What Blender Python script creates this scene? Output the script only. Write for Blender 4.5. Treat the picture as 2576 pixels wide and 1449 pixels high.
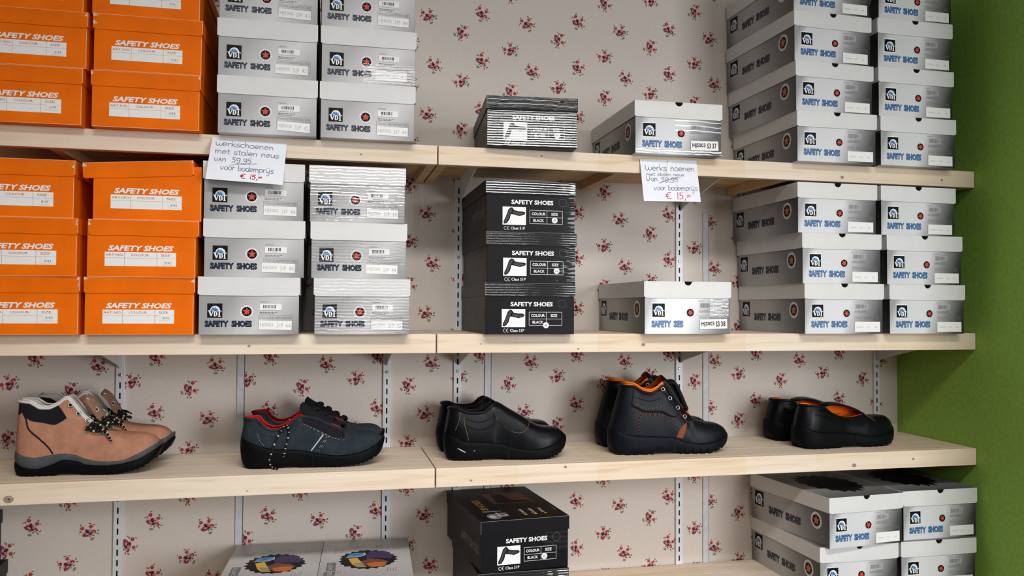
import bpy, bmesh, math, random
import numpy as np
from mathutils import Vector, Matrix

sc = bpy.context.scene
for o in list(bpy.data.objects):
    bpy.data.objects.remove(o)
COL = sc.collection
R = math.radians

# ------------------------------------------------------------------ camera
cam_d = bpy.data.cameras.new('camera')
cam = bpy.data.objects.new('camera', cam_d)
COL.objects.link(cam)
CR = Vector((0.9757625, -0.21876322, 0.00549568))
CU = Vector((-0.01073512, -0.02276889, 0.99968312))
CF = Vector((0.21856877, 0.97551229, 0.02456548))
m = Matrix((CR, CU, -CF)).transposed().to_4x4()
m.translation = Vector((-0.2403874, -1.84, 0.05824888))
cam.matrix_world = m
cam_d.sensor_fit = 'HORIZONTAL'
cam_d.sensor_width = 36.0
cam_d.lens = 2082.44 * 36.0 / 2576.0
cam_d.clip_start = 0.02
sc.camera = cam

# ------------------------------------------------------------------ view, world, lights
sc.view_settings.view_transform = 'Standard'
sc.view_settings.look = 'None'
sc.view_settings.gamma = 1.0
sc.view_settings.use_curve_mapping = False
sc.view_settings.exposure = 0.0
world = bpy.data.worlds.new('world')
sc.world = world
world.use_nodes = True
bg = world.node_tree.nodes['Background']
bg.inputs[0].default_value = (1.0, 0.93, 0.86, 1)
bg.inputs[1].default_value = 0.11


def area(name, loc, target, sx, sy, power, color):
    d = bpy.data.lights.new(name, 'AREA')
    d.shape = 'RECTANGLE'
    d.size, d.size_y = sx, sy
    d.energy = power
    d.color = color
    o = bpy.data.objects.new(name, d)
    COL.objects.link(o)
    o.location = loc
    v = Vector(target) - Vector(loc)
    o.rotation_euler = v.to_track_quat('-Z', 'Y').to_euler()
    return o


area('shop_window_light', (0.32, -4.0, 1.12), (0.32, 0, 0.45), 1.75, 0.62, 18, (0.97, 0.98, 1.0))
door = area('door_daylight', (1.95, -3.4, 0.10), (0.15, 0, -0.85), 1.2, 1.5, 26, (0.95, 0.97, 1.0))
door.data.spread = R(98)
lamp = area('ceiling_strip_light', (0.1, -1.75, 1.42), (0.15, 0.0, -0.72), 1.9, 0.25, 11, (1.0, 0.97, 0.93))
lamp.data.spread = R(70)

# ------------------------------------------------------------------ measured places
ZA, ZB, ZC, ZD = 0.4224, 0.0, -0.2982, -0.6436     # shelf tops
TH = 0.0427                                         # front rail height
YW = 0.307                                          # wallpapered wall
XE = 1.4105                                         # green wall
FLOOR_Z, CEIL_Z = -1.25, 1.48

# ------------------------------------------------------------------ materials
MATS = {}


def pbr(name, col, rough=0.6, spec=0.4, metal=0.0, coat=0.0, noise=0.0, nscale=60.0, bump=0.0, bscale=300.0, emit=None):
    if name in MATS:
        return MATS[name]
    mt = bpy.data.materials.new(name)
    mt.use_nodes = True
    nt = mt.node_tree
    b = nt.nodes['Principled BSDF']
    b.inputs['Base Color'].default_value = (*col, 1)
    b.inputs['Roughness'].default_value = rough
    b.inputs['Specular IOR Level'].default_value = spec
    b.inputs['Metallic'].default_value = metal
    b.inputs['Coat Weight'].default_value = coat
    b.inputs['Coat Roughness'].default_value = 0.12
    tc = None
    if noise > 0 or bump > 0:
        tc = nt.nodes.new('ShaderNodeTexCoord')
    if noise > 0:
        n = nt.nodes.new('ShaderNodeTexNoise')
        n.inputs['Scale'].default_value = nscale
        n.inputs['Detail'].default_value = 4
        nt.links.new(tc.outputs['Object'], n.inputs['Vector'])
        r = nt.nodes.new('ShaderNodeValToRGB')
        r.color_ramp.elements[0].position = 0.3
        r.color_ramp.elements[1].position = 0.7
        r.color_ramp.elements[0].color = (*[max(0, c * (1 - noise)) for c in col], 1)
        r.color_ramp.elements[1].color = (*[min(1, c * (1 + noise)) for c in col], 1)
        nt.links.new(n.outputs['Fac'], r.inputs['Fac'])
        nt.links.new(r.outputs['Color'], b.inputs['Base Color'])
    if bump > 0:
        n2 = nt.nodes.new('ShaderNodeTexNoise')
        n2.inputs['Scale'].default_value = bscale
        n2.inputs['Detail'].default_value = 3
        nt.links.new(tc.outputs['Object'], n2.inputs['Vector'])
        bp = nt.nodes.new('ShaderNodeBump')
        bp.inputs['Strength'].default_value = bump
        bp.inputs['Distance'].default_value = 0.001
        nt.links.new(n2.outputs['Fac'], bp.inputs['Height'])
        nt.links.new(bp.outputs['Normal'], b.inputs['Normal'])
    MATS[name] = mt
    return mt


def math_node(nt, op, a, b=None):
    n = nt.nodes.new('ShaderNodeMath')
    n.operation = op
    for i, v in enumerate((a, b)):
        if v is None:
            continue
        if isinstance(v, (int, float)):
            n.inputs[i].default_value = v
        else:
            nt.links.new(v, n.inputs[i])
    return n.outputs[0]


def silver(name, ku, kv, c, stops, rough=0.34):
    """printed silver-to-black gradient of the shoe box card, laid out on the face's own UV in metres"""
    mt = bpy.data.materials.new(name)
    mt.use_nodes = True
    nt = mt.node_tree
    b = nt.nodes['Principled BSDF']
    b.inputs['Roughness'].default_value = rough
    b.inputs['Specular IOR Level'].default_value = 0.5
    uv = nt.nodes.new('ShaderNodeUVMap')
    sp = nt.nodes.new('ShaderNodeSeparateXYZ')
    nt.links.new(uv.outputs[0], sp.inputs[0])
    s = math_node(nt, 'ADD', math_node(nt, 'MULTIPLY', sp.outputs[0], ku), math_node(nt, 'MULTIPLY', sp.outputs[1], kv))
    s = math_node(nt, 'ADD', s, c)
    tc = nt.nodes.new('ShaderNodeTexCoord')
    n = nt.nodes.new('ShaderNodeTexNoise')
    n.inputs['Scale'].default_value = 900
    nt.links.new(tc.outputs['Object'], n.inputs['Vector'])
    s = math_node(nt, 'ADD', s, math_node(nt, 'MULTIPLY', math_node(nt, 'SUBTRACT', n.outputs['Fac'], 0.5), 0.06))
    r = nt.nodes.new('ShaderNodeValToRGB')
    els = r.color_ramp.elements
    els[0].position, els[0].color = stops[0][0], (*stops[0][1], 1)
    els[1].position, els[1].color = stops[-1][0], (*stops[-1][1], 1)
    for p, cc in stops[1:-1]:
        e = els.new(p)
        e.color = (*cc, 1)
    nt.links.new(s, r.inputs['Fac'])
    nt.links.new(r.outputs['Color'], b.inputs['Base Color'])
    MATS[name] = mt
    return mt


def g(v, t=(1, 1, 1)):
    return (v * t[0], v * t[1], v * t[2])


CT = (0.98, 1.0, 1.02)
silver('silver_front_plain', 5.0, -4.2, 0.0, [(0.0, g(.34)), (0.20, g(.46)), (0.5, g(.58)), (0.75, g(.40)), (1.0, g(.23))])
silver('silver_front_dark', 4.65, -1.75, 0.075, [(0.0, g(.30, CT)), (0.10, g(.62, CT)), (0.52, g(.68, CT)), (0.74, g(.28, CT)), (0.93, g(.05)), (1.0, g(.02))])
silver('silver_side', 3.03, 1.2, -0.05, [(0.0, g(.16)), (0.12, g(.40)), (0.45, g(.42)), (0.75, g(.16)), (1.0, g(.02))])
silver('silver_top', 0.2, -2.9, 0.98, [(0.0, g(.02)), (0.40, g(.05)), (0.75, g(.30)), (1.0, g(.12))])
silver('silver_top_plain', 0.8, 2.2, 0.0, [(0.0, g(.30)), (0.45, g(.52)), (0.75, g(.40)), (1.0, g(.22))])

pbr('white_card', (.67, .67, .665), .5, .4, noise=.03, nscale=25)
pbr('orange_card', (.83, .150, .001), .6, .10, noise=.10, nscale=14, bump=.15, bscale=90)
pbr('orange_card_dark', (.62, .10, .006), .6, .2, noise=.1, nscale=14)
pbr('worn_paper', (.72, .55, .42), .8, .2, noise=.15, nscale=400)
pbr('black_card', (.003, .003, .0045), .45, .13, noise=.15, nscale=60)
pbr('black_card_side', (.008, .0075, .007), .42, .2, noise=.15, nscale=60)
pbr('ink_black', (.005, .0055, .007), .5, .12)
pbr('ink_soft', (.03, .03, .033), .5, .3)
pbr('ink_navy', (.006, .016, .045), .4, .4)
pbr('ink_blue', (.03, .12, .36), .4, .4)
pbr('ink_blue_bright', (.10, .30, .62), .4, .4)
pbr('ink_blue_mid', (.050, .17, .40), .4, .4)
pbr('ink_side_blue', (.045, .055, .075), .5, .3)
pbr('ink_white', (.80, .80, .80), .5, .4)
pbr('ink_grey', (.16, .16, .16), .6, .3)
pbr('ink_light_grey', (.42, .42, .43), .6, .3)
pbr('ink_side_grey', (.13, .115, .10), .6, .3)
pbr('ink_red', (.62, .03, .02), .5, .3)
pbr('ink_rust', (.55, .16, .06), .6, .3)
pbr('ink_yellow', (.70, .42, .04), .5, .3)
pbr('ink_brown', (.16, .055, .025), .5, .3)
pbr('ink_orange', (.55, .14, .02), .5, .3)
pbr('ink_purple', (.035, .022, .085), .5, .3)
pbr('ink_cyan', (.04, .28, .62), .4, .4)
pbr('label_white', (.82, .82, .80), .55, .35)
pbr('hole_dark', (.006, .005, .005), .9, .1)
pbr('paper_note', (.80, .82, .88), .7, .25, noise=.02, nscale=40)
pbr('pen_blue', (.10, .15, .24), .6, .2)
pbr('pen_red', (.55, .03, .06), .6, .2)
pbr('white_metal', (.74, .76, .80), .35, .5, noise=.03, nscale=30)
pbr('slot_dark', (.015, .015, .022), .8, .1)
pbr('screw_metal', (.35, .35, .36), .35, .5, metal=.8)
pbr('trim_white', (.62, .64, .66), .5, .3, noise=.08, nscale=50)
pbr('trim_edge', (.16, .13, .11), .8, .1)
pbr('ceiling_paint', (.75, .72, .66), .8, .2, noise=.03, nscale=8)
pbr('floor_lino', (.22, .16, .11), .5, .3, noise=.2, nscale=12)
pbr('knot', (.30, .25, .20), .6, .3, noise=.25, nscale=160)
pbr('green_paint', (.265, .46, .078), .7, .25, noise=.10, nscale=90, bump=.35, bscale=220)
# wallpaper inks
pbr('paper_cream', (.70, .635, .575), .75, .2, noise=.03, nscale=160, bump=.08, bscale=600)
pbr('petal_haze', (.62, .42, .40), .75, .2)
pbr('petal_pink', (.55, .23, .25), .75, .2)
pbr('petal_plum', (.26, .045, .085), .75, .2)
pbr('petal_dark', (.11, .022, .040), .75, .2)
pbr('bud_red', (.40, .03, .022), .75, .2)
pbr('bud_light', (.60, .17, .10), .75, .2)
pbr('leaf_green', (.30, .28, .19), .75, .2)
pbr('leaf_dark', (.17, .15, .10), .75, .2)
# shoes
pbr('suede_tan', (.40, .190, .120), .95, .1, noise=.16, nscale=45, bump=.5, bscale=700)
pbr('suede_slate', (.019, .027, .034), .9, .15, noise=.25, nscale=60, bump=.5, bscale=600)
pbr('suede_flap', (.25, .15, .095), .95, .1, noise=.16, nscale=60, bump=.4, bscale=700)
pbr('suede_brown', (.17, .10, .06), .95, .1, noise=.15, nscale=80)
pbr('black_leather', (.0025, .0030, .0044), .34, .15, noise=.2, nscale=90, bump=.18, bscale=420)
pbr('blue_black_leather', (.0038, .005, .008), .42, .15, noise=.2, nscale=90, bump=.25, bscale=420)
pbr('black_rubber', (.0028, .003, .0038), .55, .07, noise=.2, nscale=80)
pbr('blue_black_rubber', (.0035, .0045, .008), .5, .09, noise=.2, nscale=80)
pbr('grey_rubber', (.060, .062, .066), .6, .3, noise=.2, nscale=70)
pbr('black_fabric', (.010, .010, .013), .9, .15, noise=.2, nscale=500, bump=.4, bscale=900)
pbr('white_fleece', (.62, .60, .56), .95, .1, noise=.06, nscale=200, bump=.6, bscale=500)
pbr('red_lining', (.50, .012, .010), .85, .15, noise=.1, nscale=200)
pbr('orange_lining', (.82, .17, .008), .8, .15, noise=.1, nscale=120)
pbr('lace_black', (.007, .007, .008), .8, .2, bump=.4, bscale=900)
pbr('lace_fleck', (.50, .46, .30), .8, .2)
pbr('steel_ring', (.45, .44, .42), .3, .5, metal=.9)
pbr('thread_grey', (.26, .28, .30), .8, .2)
pbr('thread_tan', (.20, .13, .08), .8, .2)
pbr('thread_rust', (.20, .055, .028), .8, .2)
pbr('reflective_grey', (.48, .50, .50), .5, .4)


def wood(name, light, dark, top=False):
    mt = bpy.data.materials.new(name)
    mt.use_nodes = True
    nt = mt.node_tree
    b = nt.nodes['Principled BSDF']
    b.inputs['Roughness'].default_value = 0.6
    b.inputs['Specular IOR Level'].default_value = 0.3
    tc = nt.nodes.new('ShaderNodeTexCoord')
    mp = nt.nodes.new('ShaderNodeMapping')
    mp.inputs['Scale'].default_value = (1.6, 26, 26)
    nt.links.new(tc.outputs['Object'], mp.inputs['Vector'])
    n = nt.nodes.new('ShaderNodeTexNoise')
    n.inputs['Scale'].default_value = 2.2
    n.inputs['Detail'].default_value = 6
    n.inputs['Distortion'].default_value = 1.1
    nt.links.new(mp.outputs[0], n.inputs['Vector'])
    w = nt.nodes.new('ShaderNodeTexNoise')
    mp2 = nt.nodes.new('ShaderNodeMapping')
    mp2.inputs['Scale'].default_value = (4, 210, 210)
    nt.links.new(tc.outputs['Object'], mp2.inputs['Vector'])
    nt.links.new(mp2.outputs[0], w.inputs['Vector'])
    w.inputs['Scale'].default_value = 1.0
    w.inputs['Detail'].default_value = 3
    s = math_node(nt, 'ADD', math_node(nt, 'MULTIPLY', n.outputs['Fac'], .75), math_node(nt, 'MULTIPLY', w.outputs['Fac'], .25))
    r = nt.nodes.new('ShaderNodeValToRGB')
    r.color_ramp.elements[0].position = .36
    r.color_ramp.elements[0].color = (*dark, 1)
    r.color_ramp.elements[1].position = .62
    r.color_ramp.elements[1].color = (*light, 1)
    e = r.color_ramp.elements.new(.46)
    e.color = (*[a * .65 + c * .35 for a, c in zip(light, dark)], 1)
    nt.links.new(s, r.inputs['Fac'])
    # finger-jointed lengths of slightly different tint
    sp = nt.nodes.new('ShaderNodeSeparateXYZ')
    nt.links.new(tc.outputs['Object'], sp.inputs[0])
    fl = math_node(nt, 'FLOOR', math_node(nt, 'MULTIPLY', sp.outputs[0], 5.3))
    wn = nt.nodes.new('ShaderNodeTexWhiteNoise')
    wn.noise_dimensions = '1D'
    nt.links.new(fl, wn.inputs['W'])
    mx = nt.nodes.new('ShaderNodeMix')
    mx.data_type = 'RGBA'
    mx.blend_type = 'MULTIPLY'
    nt.links.new(math_node(nt, 'MULTIPLY', wn.outputs['Value'], .55), mx.inputs['Factor'])
    nt.links.new(r.outputs['Color'], mx.inputs['A'])
    mx.inputs['B'].default_value = (.95, .86, .72, 1)
    nt.links.new(mx.outputs['Result'], b.inputs['Base Color'])
    bp = nt.nodes.new('ShaderNodeBump')
    bp.inputs['Strength'].default_value = .15
    bp.inputs['Distance'].default_value = .001
    nt.links.new(w.outputs['Fac'], bp.inputs['Height'])
    nt.links.new(bp.outputs['Normal'], b.inputs['Normal'])
    MATS[name] = mt


wood('pine_rail', (.77, .665, .54), (.67, .53, .385))
wood('pine_top', (.76, .665, .545), (.62, .51, .39))
wood('pine_warm_lit', (.74, .50, .27), (.56, .34, .15))  # orange light on the shelf undersides is put into this pine colour


def tape_mat(name, ripple, strength, base, distort=1.0, detail=1.0):
    mt = bpy.data.materials.new(name)
    mt.use_nodes = True
    nt = mt.node_tree
    nt.nodes.remove(nt.nodes['Principled BSDF'])
    out = nt.nodes['Material Output']
    tr = nt.nodes.new('ShaderNodeBsdfTransparent')
    gl = nt.nodes.new('ShaderNodeBsdfGlossy')
    gl.inputs['Roughness'].default_value = .10
    gl.inputs['Roughness'].default_value = .05
    lw = nt.nodes.new('ShaderNodeLayerWeight')
    mix = nt.nodes.new('ShaderNodeMixShader')
    tc = nt.nodes.new('ShaderNodeTexCoord')
    wv = nt.nodes.new('ShaderNodeTexWave')
    wv.wave_type = 'BANDS'
    wv.bands_direction = 'Z'
    wv.inputs['Scale'].default_value = .314 / ripple
    wv.inputs['Distortion'].default_value = distort
    wv.inputs['Detail'].default_value = detail
    wv.inputs['Detail Scale'].default_value = .6
    nt.links.new(tc.outputs['Object'], wv.inputs['Vector'])
    bp = nt.nodes.new('ShaderNodeBump')
    bp.inputs['Strength'].default_value = 1
    bp.inputs['Distance'].default_value = strength
    nt.links.new(wv.outputs['Fac'], bp.inputs['Height'])
    nt.links.new(bp.outputs['Normal'], gl.inputs['Normal'])
    schlick = math_node(nt, 'ADD', math_node(nt, 'MULTIPLY', math_node(nt, 'POWER', lw.outputs['Facing'], 5.0), .9), .042 * base)
    nt.links.new(schlick, mix.inputs[0])
    nt.links.new(tr.outputs[0], mix.inputs[1])
    nt.links.new(gl.outputs[0], mix.inputs[2])
    nt.links.new(mix.outputs[0], out.inputs['Surface'])
    MATS[name] = mt


tape_mat('rippled_tape', .0056, .00036, 3.2, 1.4)
tape_mat('crinkled_tape', .0066, .00042, 2.2, 4.5, 2.5)
tape_mat('clear_tape_film', .0110, .00034, .8, 4.0, 2.0)


# ------------------------------------------------------------------ mesh helpers
class MB:
    """collects polygons and builds ONE mesh object"""

    def __init__(self):
        self.v, self.f, self.fm, self.uv, self.mats, self.sm = [], [], [], [], [], []

    def mi(self, mat):
        if mat not in self.mats:
            self.mats.append(mat)
        return self.mats.index(mat)

    def poly(self, pts, mat, uvs=None, smooth=False):
        n = len(self.v)
        self.v.extend(tuple(p) for p in pts)
        self.f.append(tuple(range(n, n + len(pts))))
        self.fm.append(self.mi(mat))
        self.uv.append(uvs)
        self.sm.append(smooth)

    def faces(self, verts, faces, mat, smooth=False, uvf=None):
        n = len(self.v)
        self.v.extend(tuple(p) for p in verts)
        k = self.mi(mat)
        for f in faces:
            self.f.append(tuple(i + n for i in f))
            self.fm.append(k)
            self.uv.append([uvf(verts[i]) for i in f] if uvf else None)
            self.sm.append(smooth)

    def box(self, x0, x1, y0, y1, z0, z1, mat, bev=0.0):
        vs, fs = bevel_box(x0, x1, y0, y1, z0, z1, bev)
        self.faces(vs, fs, mat)

    def mesh(self, name):
        me = bpy.data.meshes.new(name)
        me.from_pydata(self.v, [], self.f)
        for mt in self.mats:
            me.materials.append(MATS[mt])
        me.polygons.foreach_set('material_index', self.fm)
        me.polygons.foreach_set('use_smooth', self.sm)
        if any(u is not None for u in self.uv):
            lay = me.uv_layers.new(name='UVMap')
            k = 0
            for u, f in zip(self.uv, self.f):
                for i in range(len(f)):
                    lay.data[k].uv = u[i] if u else (0, 0)
                    k += 1
        me.update()
        return me

    def build(self, name, parent=None):
        return link(name, self.mesh(name), parent)


def link(name, me, parent=None):
    o = bpy.data.objects.new(name, me)
    COL.objects.link(o)
    if parent:
        o.parent = parent
    return o


def bevel_box(x0, x1, y0, y1, z0, z1, b=0.0):
    bm = bmesh.new()
    bmesh.ops.create_cube(bm, size=1)
    for v in bm.verts:
        v.co = Vector(((x0 + x1) / 2 + v.co.x * (x1 - x0), (y0 + y1) / 2 + v.co.y * (y1 - y0), (z0 + z1) / 2 + v.co.z * (z1 - z0)))
    if b > 0:
        bmesh.ops.bevel(bm, geom=bm.edges[:], offset=b, segments=2, affect='EDGES', profile=.5)
    bmesh.ops.recalc_face_normals(bm, faces=bm.faces)
    bm.verts.index_update()
    vs = [tuple(v.co) for v in bm.verts]
    fs = [tuple(v.index for v in f.verts) for f in bm.faces]
    bm.free()
    return vs, fs


def thing(name, loc, label, cat, group=None, rz=0.0):
    o = bpy.data.objects.new(name, None)
    o.empty_display_size = .05
    COL.objects.link(o)
    o.location = loc
    o.rotation_euler = (0, 0, rz)
    tag(o, label, cat, group)
    return o


def tag(o, label, cat, group=None):
    o['label'] = label
    o['category'] = cat
    if group:
        o['group'] = group
    return o


def tube(mb, pts, r, mat, n=8, closed=False, mat2=None, dash=0, cap=True):
    pts = [Vector(p) for p in pts]
    rings = []
    up = None
    L = len(pts)
    for i, p in enumerate(pts):
        if closed:
            t = pts[(i + 1) % L] - pts[i - 1]
        else:
            t = pts[min(i + 1, L - 1)] - pts[max(i - 1, 0)]
        if t.length < 1e-9:
            t = Vector((1, 0, 0))
        t.normalize()
        if up is None:
            up = Vector((0, 0, 1)) if abs(t.z) < .9 else Vector((0, 1, 0))
        s = t.cross(up)
        if s.length < 1e-6:
            s = t.cross(Vector((1, 0, 0)))
        s.normalize()
        up = s.cross(t).normalized()
        rr = r[i] if isinstance(r, (list, tuple)) else r
        rings.append([p + (s * math.cos(2 * math.pi * k / n) + up * math.sin(2 * math.pi * k / n)) * rr for k in range(n)])
    vs = [v for rg in rings for v in rg]
    A, B = [], []
    m_ = L if closed else L - 1
    for i in range(m_):
        j = (i + 1) % L
        for k in range(n):
            q = (i * n + k, i * n + (k + 1) % n, j * n + (k + 1) % n, j * n + k)
            (B if dash and (i % dash == dash - 1) else A).append(q)
    if cap and not closed:
        A.append(tuple(range(n))[::-1])
        A.append(tuple((L - 1) * n + k for k in range(n)))
    mb.faces(vs, A, mat, True)
    if B:
        mb.faces(vs, B, mat2 or mat, True)


def smooth_path(pts, n=8):
    pts = [Vector(p) for p in pts]
    out = []
    for i in range(len(pts) - 1):
        p0, p1, p2, p3 = pts[max(i - 1, 0)], pts[i], pts[i + 1], pts[min(i + 2, len(pts) - 1)]
        for k in range(n):
            t = k / n
            out.append(.5 * ((2 * p1) + (p2 - p0) * t + (2 * p0 - 5 * p1 + 4 * p2 - p3) * t * t + (3 * p1 - p0 - 3 * p2 + p3) * t ** 3))
    out.append(pts[-1])
    return out


def circ(cx, cy, rx, ry=None, n=20, a0=0., a1=2 * math.pi):
    ry = rx if ry is None else ry
    full = abs(a1 - a0 - 2 * math.pi) < 1e-6
    m_ = n if full else n + 1
    return [(cx + rx * math.cos(a0 + (a1 - a0) * i / n), cy + ry * math.sin(a0 + (a1 - a0) * i / n)) for i in range(m_)]


# ------------------------------------------------------------------ lettering
TEXT = {}


def text_mesh(s, bold=0.0, shear=0.0):
    key = (s, bold, shear)
    if key in TEXT:
        return TEXT[key]
    cu = bpy.data.curves.new('t', 'FONT')
    cu.body = s
    cu.size = 1
    cu.resolution_u = 2
    cu.fill_mode = 'FRONT'
    cu.offset = bold
    cu.shear = shear
    o = bpy.data.objects.new('t', cu)
    COL.objects.link(o)
    dg = bpy.context.evaluated_depsgraph_get()
    dg.update()
    me = bpy.data.meshes.new_from_object(o.evaluated_get(dg))
    vs = [(v.co.x, v.co.y) for v in me.vertices]
    fs = [tuple(p.vertices) for p in me.polygons]
    bpy.data.objects.remove(o)
    bpy.data.curves.remove(cu)
    bpy.data.meshes.remove(me)
    x0, x1 = min(v[0] for v in vs), max(v[0] for v in vs)
    y0, y1 = min(v[1] for v in vs), max(v[1] for v in vs)
    vs = [((x - x0) / (x1 - x0), (y - y0) / (y1 - y0)) for x, y in vs]
    TEXT[key] = (vs, fs)
    return TEXT[key]


class Face:
    """a flat face of a thing that carries print: draws in metres along U and V, in thin layers along N"""

    def __init__(self, mb, O, U, V, N):
        self.mb, self.O, self.U, self.V, self.N = mb, Vector(O), Vector(U), Vector(V), Vector(N)
        self.flip = self.U.cross(self.V).dot(self.N) < 0

    def p(self, u, v, l):
        return self.O + self.U * u + self.V * v + self.N * (l * .00013)

    def poly(self, pts, mat, l=1):
        q = [self.p(u, v, l) for u, v in pts]
        self.mb.poly(q[::-1] if self.flip else q, mat)

    def rect(self, u0, v0, u1, v1, mat, l=1, a=0.0):
        pts = [(u0, v0), (u1, v0), (u1, v1), (u0, v1)]
        if a:
            cx, cy = (u0 + u1) / 2, (v0 + v1) / 2
            c, s = math.cos(a), math.sin(a)
            pts = [(cx + (x - cx) * c - (y - cy) * s, cy + (x - cx) * s + (y - cy) * c) for x, y in pts]
        self.poly(pts, mat, l)

    def text(self, s, u0, v0, u1, v1, mat, l=1, bold=0.0, shear=0.0, a=0.0):
        vs, fs = text_mesh(s, bold, shear)
        q = []
        for x, y in vs:
            du, dv = x * (u1 - u0), y * (v1 - v0)
            c, sn = math.cos(a), math.sin(a)
            q.append(self.p(u0 + du * c - dv * sn, v0 + du * sn + dv * c, l))
        self.mb.faces(q, [f[::-1] for f in fs] if self.flip else fs, mat)

    def line(self, pts, w, mat, l=1):
        for (a, b), (c, d) in zip(pts[:-1], pts[1:]):
            dx, dy = c - a, d - b
            L = math.hypot(dx, dy) or 1e-9
            nx, ny = -dy / L * w / 2, dx / L * w / 2
            ex, ey = dx / L * w * .3, dy / L * w * .3
            self.poly([(a - ex - nx, b - ey - ny), (c + ex - nx, d + ey - ny), (c + ex + nx, d + ey + ny), (a - ex + nx, b - ey + ny)], mat, l)

    def frame(self, u0, v0, u1, v1, w, mat, l=1):
        self.line([(u0, v0), (u1, v0), (u1, v1), (u0, v1), (u0, v0)], w, mat, l)


def globe_logo(F, u0, v0, s, bright=True):
    """black square with a globe and the letters V D T"""
    def T(x, y):
        return (u0 + x * s, v0 + y * s)
    F.poly([T(0, 0), T(1, 0), T(1, 1), T(0, 1)], 'ink_black', 1)
    F.poly([T(*q) for q in circ(.52, .50, .33, n=24, a0=-.1, a1=math.pi + .1)], 'ink_white' if bright else 'ink_light_grey', 2)
    F.poly([T(*q) for q in circ(.47, .44, .25, .24, n=20, a0=0, a1=math.pi)], 'ink_blue', 3)
    F.poly([T(.30, .60), (T(.36, .72)), T(.44, .70), T(.40, .60)], 'ink_blue', 3)
    F.poly([T(.42, .62), T(.52, .60), T(.62, .66), T(.56, .72), T(.48, .72)], 'ink_blue_bright', 4)
    F.poly([T(.26, .56), T(.40, .54), T(.38, .64), T(.28, .64)], 'ink_blue_bright', 4)
    F.poly([T(.60, .52), T(.74, .50), T(.72, .62), T(.64, .62)], 'ink_blue_bright', 4)
    F.poly([T(.42, .55), T(.58, .55), T(.55, .62), T(.45, .61)], 'ink_cyan', 5)
    F.poly([T(.10, .12), T(.92, .12), T(.92, .44), T(.10, .44)], 'ink_black', 6)
    W = 'ink_white'
    # V
    F.poly([T(.08, .50), T(.20, .50), T(.30, .22), T(.26, .12), T(.23, .12)], W, 7)
    F.poly([T(.26, .12), T(.30, .12), T(.42, .50), T(.37, .50)], W, 7)
    F.poly([T(.05, .47), T(.24, .47), T(.24, .51), T(.05, .51)], W, 8)
    F.poly([T(.33, .47), T(.46, .47), T(.46, .51), T(.33, .51)], W, 8)
    # D
    F.poly([T(.44, .10), T(.53, .10), T(.53, .46), T(.44, .46)], W, 7)
    F.poly([T(.53, .10), T(.60, .11), T(.68, .19), T(.69, .28), T(.66, .39), T(.58, .46), T(.53, .46), T(.53, .42), T(.58, .38), T(.60, .28), T(.58, .17), T(.53, .14)], W, 7)
    # T
    F.poly([T(.76, .10), T(.85, .10), T(.85, .46), T(.76, .46)], W, 7)
    F.poly([T(.66, .40), T(.70, .46), T(.91, .46), T(.95, .38), T(.95, .50), T(.66, .50)], W, 8)
    F.poly([T(.72, .08), T(.89, .08), T(.89, .12), T(.72, .12)], W, 8)


def emblem(F, cu, cv, r, ring=True, tilt=0., star='ink_red'):
    if ring:
        F.poly(circ(cu, cv, r, n=28), 'ink_light_grey', 1)
        F.poly(circ(cu, cv, r * .95, n=28), 'ink_white', 2)
        for i in range(18):
            a = 2 * math.pi * i / 18
            F.poly([(cu + r * k * math.cos(a + d), cv + r * k * math.sin(a + d)) for k, d in ((.78, -.07), (.90, -.07), (.90, .07), (.78, .07))], 'ink_light_grey', 3)
    k = .70 if ring else 1.0
    F.poly(circ(cu, cv, r * k, n=24), 'ink_black', 4)
    pts = []
    for i in range(10):
        a = math.pi / 2 + tilt + i * math.pi / 5
        rr = r * k * (.86 if i % 2 == 0 else .40)
        pts.append((cu + rr * math.cos(a), cv + rr * math.sin(a)))
    F.poly(pts, star, 5)
    for i in range(3):
        a = math.pi / 2 + tilt + i * 1.15
        F.line([(cu - r * k * .6 * math.cos(a), cv - r * k * .6 * math.sin(a)), (cu + r * k * .75 * math.cos(a), cv + r * k * .75 * math.sin(a))], r * .05, 'ink_rust', 6)


def barcode(F, u0, v0, u1, v1, l=3, mat='ink_black', seed=3):
    rn = random.Random(seed)
    u = u0
    while u < u1:
        w = rn.choice((.0006, .0009, .0015))
        F.rect(u, v0, min(u + w, u1), v1, mat, l)
        u += w + rn.choice((.0006, .0010, .0014))


def small_print(F, u0, v0, u1, h, rows, mat='ink_grey', seed=1, l=1):
    rn = random.Random(seed)
    for r in range(rows):
        u, v = u0, v0 - r * h * 1.7
        while u < u1 - rn.random() * .006:
            w = rn.uniform(.0015, .0055)
            F.rect(u, v, min(u + w, u1), v + h * rn.uniform(.75, 1), mat, l)
            u += w + .0011


# ------------------------------------------------------------------ handwriting
def A_(cx, cy, rx, ry, a0, a1, n=9):
    return [(cx + rx * math.cos(R(a0 + (a1 - a0) * i / n)), cy + ry * math.sin(R(a0 + (a1 - a0) * i / n))) for i in range(n + 1)]


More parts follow.
